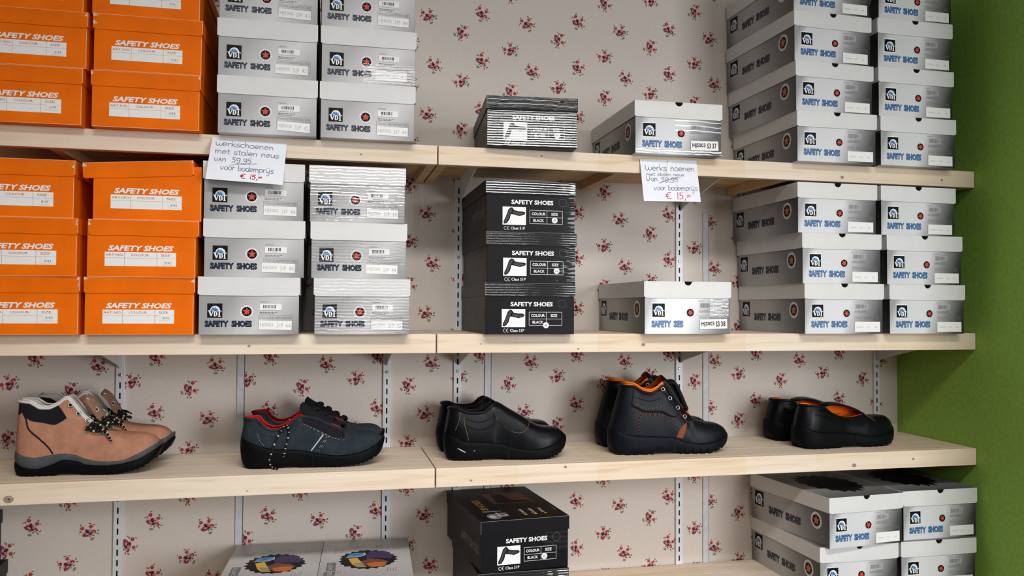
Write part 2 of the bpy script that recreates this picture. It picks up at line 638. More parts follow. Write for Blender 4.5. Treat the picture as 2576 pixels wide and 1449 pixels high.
GL = {
    'w': (1.0, [[(0, 1), (.08, .2), (.25, 0), (.45, .25), (.5, .75), (.52, .25), (.7, 0), (.9, .25), (.95, 1)]]),
    'W': (1.25, [[(0, 1.5), (.08, .3), (.3, 0), (.5, .3), (.56, .95), (.62, .3), (.85, 0), (1.1, .4), (1.15, 1.1)]]),
    'e': (.72, [[(.02, .48), (.6, .56)] + A_(.32, .52, .30, .48, 8, 310, 12)]),
    'r': (.55, [[(.05, 1), (.08, 0)], [(.08, .6), (.25, .95), (.5, .95)]]),
    'k': (.72, [[(.05, 1.7), (.08, 0)], [(.62, 1.0), (.1, .5), (.65, 0)]]),
    's': (.62, [[(.55, .9), (.3, 1.0), (.06, .85), (.12, .6), (.45, .45), (.52, .2), (.3, 0), (.02, .1)]]),
    'c': (.62, [A_(.32, .5, .30, .5, 50, 315, 11)]),
    'h': (.72, [[(.05, 1.7), (.08, 0)], [(.08, .6), (.3, 1), (.52, .85), (.56, 0)]]),
    'o': (.74, [A_(.34, .5, .32, .5, 90, 450, 14)]),
    'n': (.74, [[(.05, 1), (.08, 0)], [(.08, .6), (.3, 1), (.52, .85), (.58, 0)]]),
    'N': (.80, [[(.05, 1), (.08, 0)], [(.08, .6), (.32, 1), (.54, .85), (.62, -.35)]]),
    'm': (1.1, [[(.05, 1), (.06, 0)], [(.06, .6), (.26, 1), (.45, .8), (.48, 0)], [(.48, .6), (.7, 1), (.88, .8), (.92, 0)]]),
    't': (.52, [[(.25, 1.5), (.22, .2), (.4, 0)], [(.02, 1.0), (.5, 1.02)]]),
    'a': (.76, [A_(.32, .5, .30, .5, 60, 400, 12), [(.62, 1), (.62, .1), (.7, 0)]]),
    'l': (.34, [[(.12, 1.7), (.12, 0)]]),
    'u': (.74, [[(.05, 1), (.08, .25), (.28, 0), (.52, .2), (.58, 1), (.62, 0)]]),
    'v': (.70, [[(.0, 1), (.06, .3), (.2, 0), (.42, .3), (.52, 1)]]),
    'V': (.85, [[(.0, 1.5), (.08, .2), (.28, 0), (.55, .4), (.66, 1.5)]]),
    'A': (.62, [[(0, 0), (.26, 1.0), (.52, 0)], [(.1, .4), (.42, .4)]]),
    'd': (.76, [A_(.32, .48, .30, .46, 60, 400, 12), [(.62, 1.7), (.64, 0)]]),
    'b': (.74, [[(.06, 1.7), (.06, 0)], A_(.34, .46, .30, .46, 150, -160, 12)]),
    'p': (.74, [[(.06, 1), (.06, -.8)], A_(.34, .52, .30, .46, 150, -160, 12)]),
    'y': (.92, [[(.05, 1), (.1, .2), (.35, .05), (.6, .4)], [(.68, 1), (.66, -.5), (.45, -.85), (.15, -.7)], [(.18, 1.4), (.24, 1.45)], [(.55, 1.4), (.62, 1.45)]]),
    '5': (.66, [[(.55, 1.45), (.12, 1.4), (.1, .85), (.35, .95), (.52, .6), (.4, .1), (.0, .05)]]),
    '9': (.72, [A_(.32, .95, .27, .42, 20, 380, 12), [(.58, 1.3), (.55, .2), (.3, -.25), (.0, -.1)]]),
    '1': (.36, [[(.18, 1.5), (.12, 0)]]),
    ',': (.34, [[(.2, .15), (.08, -.3)]]),
    '.': (.34, [[(.15, .1), (.2, .02)]]),
    '-': (.6, [[(.02, .65), (.55, .72)]]),
    '=': (.75, [[(.05, .85), (.6, .98)], [(.05, .48), (.62, .62)]]),
    '€': (1.0, [A_(.55, .75, .42, .72, 60, 300, 12), [(-.05, .9), (.5, 1.0)], [(-.05, .6), (.45, .68)]]),
    ' ': (.55, []),
}


def write(F, s, u, v, xh, w, mat, slope=0.0, stretch=1.0, l=2, fit=None):
    tot = sum(GL[ch][0] for ch in s) * xh
    if fit:
        stretch = fit / tot
    c, sn = math.cos(slope), math.sin(slope)
    x = 0.0
    for ch in s:
        adv, strokes = GL[ch]
        for st in strokes:
            F.line([(u + (x + px * xh * stretch) * c - py * xh * sn, v + (x + px * xh * stretch) * sn + py * xh * c) for px, py in st], w, mat, l)
        x += adv * xh * stretch


# ------------------------------------------------------------------ the setting
def struct(o):
    o['kind'] = 'structure'
    return o


def wall_back():
    mb = MB()
    mb.box(-2.4, XE, YW, YW + .08, FLOOR_Z, CEIL_Z, 'paper_cream')
    F = Face(mb, (0, YW, 0), (1, 0, 0), (0, 0, 1), (0, -1, 0))
    rn = random.Random(5)

    def blob(cx, cz, rx, ry, n=11, jit=.12, rot=0.):
        out = []
        for i in range(n):
            a = 2 * math.pi * i / n
            k = 1 + rn.uniform(-jit, jit)
            x, y = rx * k * math.cos(a), ry * k * math.sin(a)
            out.append((cx + x * math.cos(rot) - y * math.sin(rot), cz + x * math.sin(rot) + y * math.cos(rot)))
        return out

    def posy(X, Z, th):
        S = .0000425
        c, s = math.cos(th), math.sin(th)

        def T(pts):
            q = []
            for x, y in pts:
                x, y = (x - 760) * S, (800 - y) * S
                q.append((X + x * c - y * s, Z + x * s + y * c))
            return q
        K = lambda cx, cy, rx, ry, mat, l, jit=.14, n=11, rot=0.: F.poly(T(blob(cx, cy, rx, ry, n, jit, rot)), mat, l)
        for cx, cy, rx, ry, rt in ((390, 630, 70, 45, .9), (1010, 425, 85, 32, .7), (1225, 975, 70, 40, -.6), (1130, 1115, 85, 36, .7), (720, 1085, 60, 34, -.9), (880, 1105, 80, 40, .5), (540, 310, 70, 30, -.6), (300, 680, 60, 26, -.3), (1170, 590, 60, 28, .6)):
            K(cx, cy, rx, ry, 'leaf_dark', 1, .25, 8, rt)
        F.poly(T([(620, 1270), (690, 1195), (800, 1185), (890, 1260), (800, 1335), (700, 1340)]), 'leaf_green', 1)
        F.poly(T([(630, 1268), (880, 1252), (880, 1272), (630, 1282)]), 'leaf_dark', 2)
        K(700, 860, 330, 210, 'petal_haze', 2, .2, 14)
        K(530, 500, 125, 120, 'petal_haze', 2, .2)
        K(985, 600, 130, 115, 'petal_haze', 2, .2)
        K(610, 900, 225, 130, 'petal_plum', 3, .2, 12)
        K(790, 860, 130, 150, 'petal_plum', 3, .2)
        K(850, 830, 90, 75, 'petal_pink', 4, .2)
        K(690, 730, 85, 95, 'petal_dark', 4, .18)
        K(650, 895, 115, 58, 'petal_pink', 5, .15, 10, .3)
        K(655, 890, 70, 30, 'petal_haze', 6, .15, 9, .3)
        K(800, 960, 60, 75, 'petal_dark', 5, .2)
        K(1000, 950, 125, 88, 'bud_red', 5, .16)
        K(965, 965, 62, 42, 'petal_haze', 6, .2)
        K(990, 850, 70, 35, 'leaf_dark', 6, .2)
        K(535, 500, 100, 98, 'bud_red', 3, .14)
        K(525, 478, 38, 34, 'bud_light', 4, .2)
        K(985, 600, 95, 92, 'bud_red', 3, .14)
        K(1000, 580, 36, 40, 'bud_light', 4, .2)
    PX, PZ = .2655, .2598
    kinds = [(.012, .0435, 25), (.155, .061, -12), (.1005, .0065, -70), (.233, .2295, 52), (.1555, .1945, -32), (.0275, .1745, 0), (.101, .1365, 66), (.233, .117, -62)]
    for i in range(-5, 6):
        for j in range(-4, 5):
            for x, z, a in kinds:
                X, Z = x + i * PX, z + j * PZ
                if -1.15 < X < XE - .022 and -.80 < Z < 1.0:
                    posy(X, Z, R(a))
    return struct(mb.build('wall_back'))


wall_back()
mb = MB()
mb.box(XE, XE + .1, -.48, YW + .08, FLOOR_Z, CEIL_Z, 'green_paint')
struct(mb.build('wall_right'))
mb = MB()
mb.box(-2.4, 4.0, -4.6, YW + .08, FLOOR_Z - .05, FLOOR_Z, 'floor_lino')
struct(mb.build('floor'))
mb = MB()
mb.box(-2.4, 4.0, -4.6, YW + .08, CEIL_Z, CEIL_Z + .05, 'ceiling_paint')
struct(mb.build('ceiling'))
for i, x in enumerate((-.4445, .1765, .7965)):
    mb = MB()
    mb.box(x - .0085, x + .0075, YW - .004, YW, FLOOR_Z, ZA - TH - .05 if i != 1 else ZA - TH - .05, 'trim_white', .0006)
    mb.box(x + .0075, x + .0095, YW - .0015, YW, FLOOR_Z, ZA - TH - .05, 'trim_edge')
    struct(mb.build('trim_%d' % (i + 1)))


# ------------------------------------------------------------------ shelves
def shelf(x0, x1, z, label, battens, knots=(), yb=.300):
    t = thing('wooden_shelf', (0, 0, z - TH), label, 'shelf', 'pine shelves on the wall')
    T0 = TH
    for y0, y1 in ((.0205, .118), (.1185, .209), (.2095, yb)):
        mb = MB()
        mb.box(x0, x1, y0, y1, T0 - .0195, T0, 'pine_top', .0006)
        mb.box(x0, x1, y0 + .0005, y1 - .0005, T0 - .020, T0 - .0195, 'pine_warm_lit')  # thin underside skin, warm light painted into its colour
        mb.build('plank', t)
    mb = MB()
    mb.box(x0, x1, 0, .020, 0, T0, 'pine_rail', .0012)
    F = Face(mb, (0, 0, 0), (1, 0, 0), (0, 0, 1), (0, -1, 0))
    for kx, kz, kr in knots:
        F.poly(circ(kx, kz, kr * 1.3, kr, 16), 'knot', 1)
        F.poly(circ(kx + kr * .1, kz, kr * .35, kr * .3, 10), 'ink_brown', 2)
    mb.build('front_rail', t)
    for b in battens:
        mb = MB()
        mb.box(b, b + .020, .0205, yb, 0, T0 - .0205, 'pine_warm_lit', .0008)
        mb.build('batten', t)
    return t


XL = -1.45
XR = XE - .002
shelf(XL, -.0015, ZA, 'upper pine shelf board on the left, carrying orange and grey shoe boxes', (-1.2, -.80, -.42, -.0225), ((-.17, .015, .002),))
shelf(.0015, XR, ZA, 'upper pine shelf board on the right, carrying a black box and grey boxes', (.0025, .426, .86, XR - .021), ((.24, .03, .002), (1.02, .012, .004), (1.31, .016, .003)))
shelf(XL, -.0015, ZB, 'middle pine shelf board under the lower orange and grey box stacks', (-1.2, -.80, -.42, -.0225), ((-.40, .018, .0025),))
shelf(.0015, XR, ZB, 'middle pine shelf board under the stack of three black boxes', (.0025, .426, .86, XR - .021), ((.49, .017, .004), (.33, .008, .002), (.10, .02, .0015)))
shelf(XL, -.0015, ZC, 'display shelf board holding the tan boots and the slate lace-up shoes', (-1.2, -.80, -.42, -.0225), ((-.855, .0125, .0075), (-.40, .010, .0015)))
shelf(.0015, XR, ZC, 'display shelf board holding the three pairs of black shoes', (.0025, .426, .86, XR - .021), ((.30, .035, .003), (1.05, .012, .005), (.08, .013, .0025), (1.22, .022, .003)))
shelf(XL, -.0015, ZD, 'lowest pine shelf board under the two grey boxes with picture lids', (-1.2, -.80, -.42, -.0225))
shelf(.0015, XR, ZD, 'lowest pine shelf board under the black box stack and grey corner boxes', (.0025, .426, .86, XR - .021))

UPX = (-.7197, -.0872, .0951, .7157, 1.3375)
UPL = ('behind the tan boots', 'behind the toes of the slate lace-up shoes', 'behind the heels of the black slip-on shoes', 'behind the black ankle boots', 'nearest the green wall, behind the low black shoes')
for x, d in zip(UPX, UPL):
    t = thing('shelf_upright', (x, YW, FLOOR_Z + .05), 'white slotted upright ' + d, 'shelf upright', 'slotted metal uprights')
    mb = MB()
    H = ZA - .0275 - (FLOOR_Z + .05)
    mb.box(-.0098, .0098, -.0062, 0, 0, H, 'white_metal', .0007)
    F = Face(mb, (0, -.0062, 0), (1, 0, 0), (0, 0, 1), (0, -1, 0))
    z = .02
    k = 0
    while z < H - .02:
        if k % 12 != 7:
            F.rect(-.0018, z, .0018, z + .0145, 'slot_dark', 1)
        z += .0248
        k += 1
    channel = mb.build('channel', t)
    z = .02
    k = 0
    while z < H - .02:
        if k % 12 == 7:
            ms = MB()
            ms.faces(*bevel_box(-.0035, .0035, -.0085, -.0063, z + .004, z + .011, .0012), 'screw_metal')
            ms.build('screw', channel)
        z += .0248
        k += 1
BR_AT = {'upper': (ZA, (2, 3, 4)), 'middle': (ZB, (0, 1, 2, 3, 4)), 'display': (ZC, (0, 1, 2, 3, 4))}
for nm, (z, ids) in BR_AT.items():
    for i in ids:
        x = UPX[i] + (.004 if i in (2, 3) else 0)
        mb = MB()
        y0, y1 = .04, .3005
        zt = -.0002
        pr = [(y1, zt), (y0, zt), (y0, zt - .012), (y0 + .04, zt - .018), (y1 - .03, zt - .060), (y1, zt - .070)]
        vs = [(-.0015, a, b) for a, b in pr] + [(.0015, a, b) for a, b in pr]
        n = len(pr)
        fs = [tuple(range(n)), tuple(range(2 * n - 1, n - 1, -1))] + [(k, k + n, (k + 1) % n + n, (k + 1) % n) for k in range(n)]
        mb.faces(vs, fs, 'white_metal')
        o = mb.build('shelf_bracket')
        o.location = (x, 0, z - .0202)
        tag(o, 'white bracket under the %s shelf, upright %s' % (nm, UPL[i]), 'shelf bracket', 'shelf brackets')

# ------------------------------------------------------------------ shoe boxes
KINDS = {
    #        w(lid)  h      L     lid   gap
    'plain': (.2050, .1205, .330, .0385, .0022),
    'dark': (.2205, .1235, .330, .0385, .0024),
    'orange': (.2110, .1150, .330, .0320, .0020),
    'black': (.2095, .1150, .330, .0310, .0020),
}
MESHES = {}


def card_body(kind, variant=''):
    key = ('body', kind, variant)
    if key in MESHES:
        return MESHES[key]
    w, h, L, lh, gp = KINDS[kind]
    mb = MB()
    fm = {'plain': 'silver_front_plain', 'dark': 'silver_front_dark', 'orange': 'orange_card', 'black': 'black_card'}[kind]
    sm = {'plain': 'silver_side', 'dark': 'silver_side', 'orange': 'orange_card', 'black': 'black_card_side'}[kind]
    x0, x1, y0, y1, z1 = gp, w - gp, gp, L - gp, h - .003
    vs, fs = bevel_box(x0, x1, y0, y1, 0, z1, .0008)
    V = [Vector(v) for v in vs]
    for f in fs:
        p = [V[i] for i in f]
        n = (p[1] - p[0]).cross(p[2] - p[0])
        if abs(n.x) > abs(n.y):
            mb.poly(p, sm, [(y1 - q.y, q.z) for q in p])
        else:
            mb.poly(p, fm, [(q.x - x0, q.z) for q in p])
    F = Face(mb, (x0, y0, 0), (1, 0, 0), (0, 0, 1), (0, -1, 0))
    S = Face(mb, (x0, y1, 0), (0, -1, 0), (0, 0, 1), (-1, 0, 0))
    if kind == 'plain':
        globe_logo(F, .0165, .0352, .0300)
        emblem(F, .095, .0485, .0142)
        for b, mat, l, d in ((.065, 'ink_black', 1, .0007), (.040, 'ink_navy', 2, 0)):
            F.text('SAFETY', .0118 + d, .0165 - d, .0585 + d, .0298 - d, mat, l, b)
            F.text('SHOES', .0645 + d, .0165 - d, .1050 + d, .0298 - d, mat, l, b)
        F.text('HJS005', .1215, .0668, .1380, .0700, 'ink_grey', 1, .01)
        small_print(F, .1210, .0460, .1560, .0018, 2)
        F.frame(.1185, .0150, .1880, .0400, .0005, 'ink_grey', 1)
        F.line([(.1185, .0305), (.1880, .0305)], .0005, 'ink_grey', 1)
        for u in (.1410, .1740):
            F.line([(u, .0305), (u, .0400)], .0005, 'ink_grey', 1)
        F.text('STYLE NO', .1208, .0330, .1395, .0378, 'ink_grey', 1, .01)
        F.text('DESCRIPTION', .1430, .0330, .1722, .0378, 'ink_grey', 1, .01)
        F.text('SIZE', .1762, .0330, .1860, .0378, 'ink_grey', 1, .01)
    if kind == 'dark':
        F.rect(.0182, .0385, .0506, .0738, 'ink_white', 0.5)
        globe_logo(F, .0190, .0405, .0310)
        emblem(F, .1140, .0505, .0092, ring=False, tilt=.5)
        F.poly(circ(.1140, .0505, .0112, n=24), 'ink_light_grey', 1)
        F.poly(circ(.1140, .0505, .0107, n=24), 'ink_white', 2)
        w2 = 'SES' if variant == 'crumpled' else 'SHOES'
        ue = .0960 if variant == 'crumpled' else .1160
        for b, mat, l, d in ((.070, 'ink_navy', 1, .0007), (.036, 'ink_blue_mid', 2, 0)):
            F.text('SAFETY', .0165 + d, .0160 - d, .0660 + d, .0322 - d, mat, l, b)
            F.text(w2, .0715 + d, .0160 - d, ue + d, .0322 - d, mat, l, b)
        F.text('HJS004', .1340, .0765, .1500, .0790, 'ink_grey', 1, .01)
        F.rect(.1385, .0610, .1745, .0738, 'ink_light_grey', 1)
        barcode(F, .1405, .0625, .1725, .0722, 2, 'ink_grey', 8)
        small_print(F, .1370, .0560, .1750, .0014, 3, 'ink_grey', 4)
        F.frame(.1370, .0040, .2080, .0440, .0004, 'ink_grey', 1)
        F.line([(.1370, .0335), (.2080, .0335)], .0004, 'ink_grey', 1)
        F.text('STYLE NO', .1385, .0360, .1560, .0415, 'ink_grey', 1, .01)
        F.text('DESCRIPTION', .1610, .0360, .1870, .0415, 'ink_grey', 1, .01)
        F.text('SIZE', .1945, .0360, .2050, .0415, 'ink_grey', 1, .01)
        # long side: globe at the back, words, emblem near the front corner
        globe_logo(S, .0160, .0400, .0400, bright=True)
        for b, mat, l, d in ((.080, 'ink_black', 1, .0008), (.035, 'ink_side_blue', 2, 0)):
            S.text('SAFETY', .0800 + d, .0300 - d, .1430 + d, .0500 - d, mat, l, b)
            S.text('SHOES', .1520 + d, .0300 - d, .2150 + d, .0500 - d, mat, l, b)
        emblem(S, .2760, .0580, .0210, star='ink_rust')
    if kind == 'orange':
        F.text('SAFETY SHOES', .0390, .0530, .1640, .0640, 'ink_white', 1, .040, .25)
        F.rect(.0330, .0225, .1690, .0505, 'label_white', 1)
        F.line([(.0330, .0385), (.1690, .0385)], .0004, 'ink_rust', 2)
        for u in (.0705, .1320):
            F.line([(u, .0225), (u, .0505)], .0006, 'ink_rust', 2)
        F.text('ART.NO.', .0345, .0425, .0690, .0470, 'ink_rust', 2, .01)
        F.text('COLOUR', .0830, .0425, .1170, .0470, 'ink_rust', 2, .01)
        F.text('SIZE', .1395, .0425, .1570, .0470, 'ink_rust', 2, .01)
        ring = circ(.1755, .0640, .0088, n=28)
        F.line(ring + ring[:1], .0004, 'orange_card_dark', 1)
        F.line([(.001, .001), (.206, .0012)], .0006, 'worn_paper', 1)
        F.line([(.2055, .002), (.2057, .078)], .0007, 'worn_paper', 1)
    if kind == 'black':
        F.text('SAFETY SHOES', .0570, .0628, .1550, .0730, 'ink_white', 1, .036)
        F.rect(.0370, .0160, .0910, .0567, 'ink_white', 1)
        F.poly([(.0395, .0190), (.0420, .0180), (.0470, .0200), (.0530, .0280), (.0560, .0400), (.0640, .0390), (.0760, .0360), (.0880, .0400), (.0895, .0440), (.0850, .0465), (.0740, .0470), (.0640, .0490), (.0600, .0545), (.0555, .0555), (.0500, .0500), (.0480, .0440), (.0440, .0330), (.0395, .0240)], 'ink_black', 2)
        F.poly([(.0405, .0205), (.0450, .0215), (.0510, .0290), (.0540, .0410), (.0600, .0500), (.0560, .0530), (.0500, .0460), (.0450, .0320)], 'ink_soft', 3)
        F.poly([(.0600, .0420), (.0740, .0380), (.0860, .0410), (.0870, .0430), (.0740, .0445), (.0630, .0470)], 'ink_soft', 3)
        F.frame(.1000, .0200, .1765, .0500, .0007, 'ink_white', 1)
        F.line([(.1000, .0345), (.1765, .0345)], .0007, 'ink_white', 1)
        F.line([(.1400, .0200), (.1400, .0500)], .0007, 'ink_white', 1)
        F.text('COLOUR', .1045, .0392, .1365, .0455, 'ink_white', 1, .025)
        F.text('SIZE', .1500, .0392, .1655, .0455, 'ink_white', 1, .025)
        F.text('BLACK', .1080, .0242, .1330, .0305, 'ink_white', 1, .025)
        F.line(A_(.0440, .0085, .0036, .0036, 70, 290), .0011, 'ink_white', 1)
        F.line(A_(.0510, .0085, .0036, .0036, 70, 290), .0011, 'ink_white', 1)
        F.line([(.0478, .0085), (.0500, .0085)], .0011, 'ink_white', 1)
        F.text('Class S1P', .0560, .0055, .0890, .0118, 'ink_white', 1, .01)
        ring = circ(.1770, .0690, .0092, n=28)
        F.line(ring + ring[:1], .0005, 'ink_grey', 1)
        S.text('SAFETY SHOES', .1450, .0350, .3050, .0560, 'ink_side_grey', 1, .05)
    MESHES[key] = mb.mesh('body')
    return MESHES[key]


def card_lid(kind, seed, notch, top='', rag=.0006):
    key = ('lid', kind, seed, notch, top)
    if key in MESHES:
        return MESHES[key]
    w, h, L, lh, gp = KINDS[kind]
    mat = {'plain': 'white_card', 'dark': 'white_card', 'orange': 'orange_card', 'black': 'black_card'}[kind]
    smat = 'black_card_side' if kind == 'black' else mat
    tmat = {'dark': 'silver_top', 'plain': 'silver_top_plain', 'orange': 'orange_card', 'black': 'black_card'}[kind]
    rn = random.Random(seed)
    mb = MB()
    t = .0014
    z0 = h - lh
    # top sheet
    mb.poly([(0, 0, h), (w, 0, h), (w, L, h), (0, L, h)], tmat, [(0, 0), (w, 0), (w, L), (0, L)])
    mb.poly([(t, t, h - t), (t, L - t, h - t), (w - t, L - t, h - t), (w - t, t, h - t)], mat)
    rr, xc = .0095, w * .50
    N = 40
    ph = [rn.uniform(0, 6.28) for _ in range(4)]

    def low(x):
        k = sum(math.sin(x / w * (3 + 4 * i) + ph[i]) / (1 + .6 * i) for i in range(4)) / 2.2
        corner = 1 - min(1, min(x, w - x) / .005)
        return z0 + rag * k + .0030 * corner ** 2

    def high(x):
        if notch and abs(x - xc) < rr:
            return h - math.sqrt(max(0, rr * rr - (x - xc) ** 2))
        return h
    xs = sorted(set([w * i / N for i in range(N + 1)] + ([xc - rr * math.cos(math.pi * i / 14) for i in range(15)] if notch else [])))
    for a, b in zip(xs[:-1], xs[1:]):
        fl = 0.0008 * math.sin((a / w) * math.pi)
        mb.poly([(a, 0, low(a)), (b, 0, low(b)), (b, 0, high(b)), (a, 0, high(a))], mat)
        mb.poly([(a, t, low(a)), (a, t, high(a)), (b, t, high(b)), (b, t, low(b))], mat)
        mb.poly([(a, 0, low(a)), (a, t, low(a)), (b, t, low(b)), (b, 0, low(b))], mat)
        if notch and high((a + b) / 2) < h - 1e-5:
            mb.poly([(a, 0, high(a)), (b, 0, high(b)), (b, t, high(b)), (a, t, high(a))], mat)
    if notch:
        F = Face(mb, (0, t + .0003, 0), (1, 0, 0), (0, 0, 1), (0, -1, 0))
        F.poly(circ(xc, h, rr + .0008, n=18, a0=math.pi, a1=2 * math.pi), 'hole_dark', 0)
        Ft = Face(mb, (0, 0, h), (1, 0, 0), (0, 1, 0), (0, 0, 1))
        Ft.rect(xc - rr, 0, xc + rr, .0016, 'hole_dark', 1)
    for x, xi, s in ((0, t, -1), (w, w - t, 1)):
        for X in (x, xi):
            q = [(X, 0, z0 + .001), (X, L, z0 + .001), (X, L, h), (X, 0, h)]
            mb.poly(q if (X == x) == (s > 0) else q[::-1], smat)
        mb.poly([(x, 0, z0 + .001), (xi, 0, z0 + .001), (xi, L, z0 + .001), (x, L, z0 + .001)], smat)
    mb.poly([(0, L, z0), (0, L, h), (w, L, h), (w, L, z0)], mat)
    F = Face(mb, (0, 0, 0), (1, 0, 0), (0, 0, 1), (0, -1, 0))
    T = Face(mb, (0, 0, h), (1, 0, 0), (0, 1, 0), (0, 0, 1))
    if kind == 'orange':
        for i in range(2):
            sx = rn.choice((0, 1))
            cz = rn.uniform(.3, .9)
            u = w if sx else 0
            d = -1 if sx else 1
            F.poly([(u, z0 + lh * cz), (u + d * rn.uniform(.003, .010), z0 + lh * (cz + .05)), (u + d * .002, z0 + lh * min(1, cz + .25)), (u, z0 + lh * min(1, cz + .2))][::(1 if not sx else -1)], 'worn_paper', 1)
        F.line([(0.002, h - .0006), (w - .002, h - .0006)], .0005, 'worn_paper', 1)
        F.line([(w - .0008, z0 + .004), (w - .0008, h)], .0008, 'worn_paper', 1)
    if kind == 'black':
        F.line([(.0008, z0 + .003), (.0008, h)], .0005, 'ink_light_grey', 1)
        F.line([(.001, h - .0004), (w - .001, h - .0004)], .0004, 'ink_light_grey', 1)
    if top == 'splash':
        pts = []
        for i in range(36):
            a = 2 * math.pi * i / 36
            k = 1 + (.13 if i % 2 else -.05) + rn.uniform(-.05, .05)
            pts.append((w * .52 + .070 * k * math.cos(a), .15 + .095 * k * math.sin(a)))
        T.poly(pts, 'ink_black', 1)
    if top == 'cutaway':
        pts = []
        for i in range(44):
            a = 2 * math.pi * i / 44
            k = 1 + (.10 if i % 2 else -.02) + rn.uniform(-.04, .04)
            pts.append((.107 + .062 * k * math.cos(a), .166 + .068 * k * math.sin(a)))
        T.poly(pts, 'ink_black', 1)
        T.poly([(.105, .150), (.125, .170), (.160, .165), (.166, .185), (.150, .222), (.112, .226), (.102, .190)], 'ink_purple', 2)
        T.poly([(.090, .150), (.112, .166), (.140, .158), (.154, .140), (.140, .106), (.112, .104), (.100, .122)], 'ink_brown', 3)
        T.poly([(.104, .130), (.124, .140), (.148, .138), (.146, .110), (.122, .104), (.110, .112)], 'ink_orange', 4)
        T.poly([(.062, .172), (.082, .180), (.096, .130), (.104, .106), (.084, .106), (.072, .130)], 'ink_yellow', 4)
        T.poly([(.074, .140), (.092, .138), (.104, .108), (.084, .106)], 'leaf_green', 5)
        T.poly([(.058, .184), (.088, .186), (.100, .198), (.098, .214), (.076, .216), (.062, .204)], 'ink_cyan', 4)
        T.line([(.057, .183), (.089, .185), (.101, .198), (.099, .215)], .0022, 'ink_white', 5)
        T.poly([(.070, .194), (.086, .200), (.092, .208), (.076, .208)], 'ink_blue', 6)
        for u, v, n, hh in ((.030, .226, 4, .030), (.080, .262, 2, .018), (.126, .258, 2, .020), (.035, .070, 3, .026), (.150, .070, 4, .030), (.168, .240, 3, .02)):
            for k in range(n):
                T.line([(u + k * .006, v), (u + k * .006 + .002, v + hh * (1 if k % 3 == 0 else .7))], .0011, 'ink_grey', 1)
        T.rect(.016, .090, .036, .150, 'ink_grey', 1)
        T.text('SAFETY', .030, .094, .082, .104, 'ink_light_grey', 2, .02, 0, R(90))
        T.rect(.012, .030, .036, .084, 'ink_grey', 1)
        T.text('SHOES', .030, .034, .078, .044, 'ink_light_grey', 2, .02, 0, R(90))
    if top == 'print':
        # words running along the depth of the lid, and a brown picture at the back
        T.poly([(.075, .150), (.180, .148), (.172, .262), (.070, .262)], 'ink_brown', 1)
        T.poly([(.085, .170), (.130, .180), (.120, .255), (.095, .255)], 'ink_black', 2)
        T.poly([(.085, .158), (.175, .155), (.165, .175), (.130, .182), (.090, .176)], 'ink_black', 3)
        T.text('VDT', .078, .030, .118, .056, 'ink_light_grey', 2, .03, 0, R(90))
        T.poly(circ(.042, .038, .016, .024, 20), 'ink_grey', 1)
        T.poly(circ(.038, .036, .008, .012, 14), 'ink_light_grey', 2)
        T.text('PERFECT', .028, .080, .072, .088, 'ink_light_grey', 1, .01, 0, R(0))
        for u, s in ((.112, 'Comfort'), (.136, 'Durable'), (.160, 'Safety')):
            vs_ = s
            T.text(vs_, u + .010, .046, u + .054, .056, 'ink_light_grey', 1, .02, 0, R(90))
            T.poly(circ(u + .006, .038, .004, .004, 12), 'ink_yellow', 1)
        T.text('Quality', .204, .060, .250, .068, 'ink_side_grey', 1, .02, 0, R(90))
        T.text('SHOES', .048, .100, .150, .118, 'ink_yellow', 1, .03, 0, R(90))
    MESHES[key] = mb.mesh('lid')
    return MESHES[key]


def sticker_plain(txt, a=0.0, du=0.0, dv=0.0):
    mb = MB()
    g_ = KINDS['plain'][4]
    F = Face(mb, (g_, g_ - .0011, 0), (1, 0, 0), (0, 0, 1), (0, -1, 0))
    u0, v0 = .1150 + du, .0110 + dv
    mb.faces(*bevel_box(0, .0670, -.00005, .00005, 0, .0195), 'label_white')
    c, s = math.cos(a), math.sin(a)
    ob = MB()
    F = Face(ob, (0, 0, 0), (1, 0, 0), (0, 0, 1), (0, -1, 0))
    vs, fs = bevel_box(0, .0670, -.0001, .0001, 0, .0195)
    ob.faces(vs, fs, 'label_white')
    F.text(txt[0], .003, .0050, .0300, .0135, 'ink_light_grey', 2, -.004)
    F.text(txt[1], .0370, .0045, .0490, .0135, 'ink_light_grey', 2, -.004)
    F.text(txt[2], .0545, .0045, .0645, .0135, 'ink_light_grey', 2, -.004)
    return ob.mesh('size_label'), (g_ + u0, g_ - .0010, v0), a


def sticker_dark(txt):
    ob = MB()
    g_ = KINDS['dark'][4]
    vs, fs = bevel_box(0, .0715, -.0001, .0001, 0, .0250, 0)
    ob.faces(vs, fs, 'label_white')
    F = Face(ob, (0, 0, 0), (1, 0, 0), (0, 0, 1), (0, -1, 0))
    F.text(txt[0], .0060, .0090, .0240, .0135, 'ink_light_grey', 2, -.004)
    F.text(txt[1], .0335, .0090, .0420, .0135, 'ink_light_grey', 2, -.004)
    F.text(txt[2], .0560, .0090, .0620, .0140, 'ink_light_grey', 2, -.004)
    return ob.mesh('size_label'), (g_ + .1360, g_ - .0010, .0048), 0.0


def sticker_big(txt):
    ob = MB()
    g_ = KINDS['dark'][4]
    ob.faces(*bevel_box(0, .0700, -.0001, .0001, 0, .0225, 0), 'label_white')
    F = Face(ob, (0, 0, 0), (1, 0, 0), (0, 0, 1), (0, -1, 0))
    F.text('HJS003', .0040, .0050, .0370, .0175, 'ink_black', 2, .022)
    F.text('S3', .0405, .0050, .0505, .0175, 'ink_black', 2, .022)
    F.text(txt, .0540, .0050, .0655, .0175, 'ink_black', 2, .022)
    return ob.mesh('size_label'), (g_ + .1385, g_ - .0010, .0115), R(1.5)


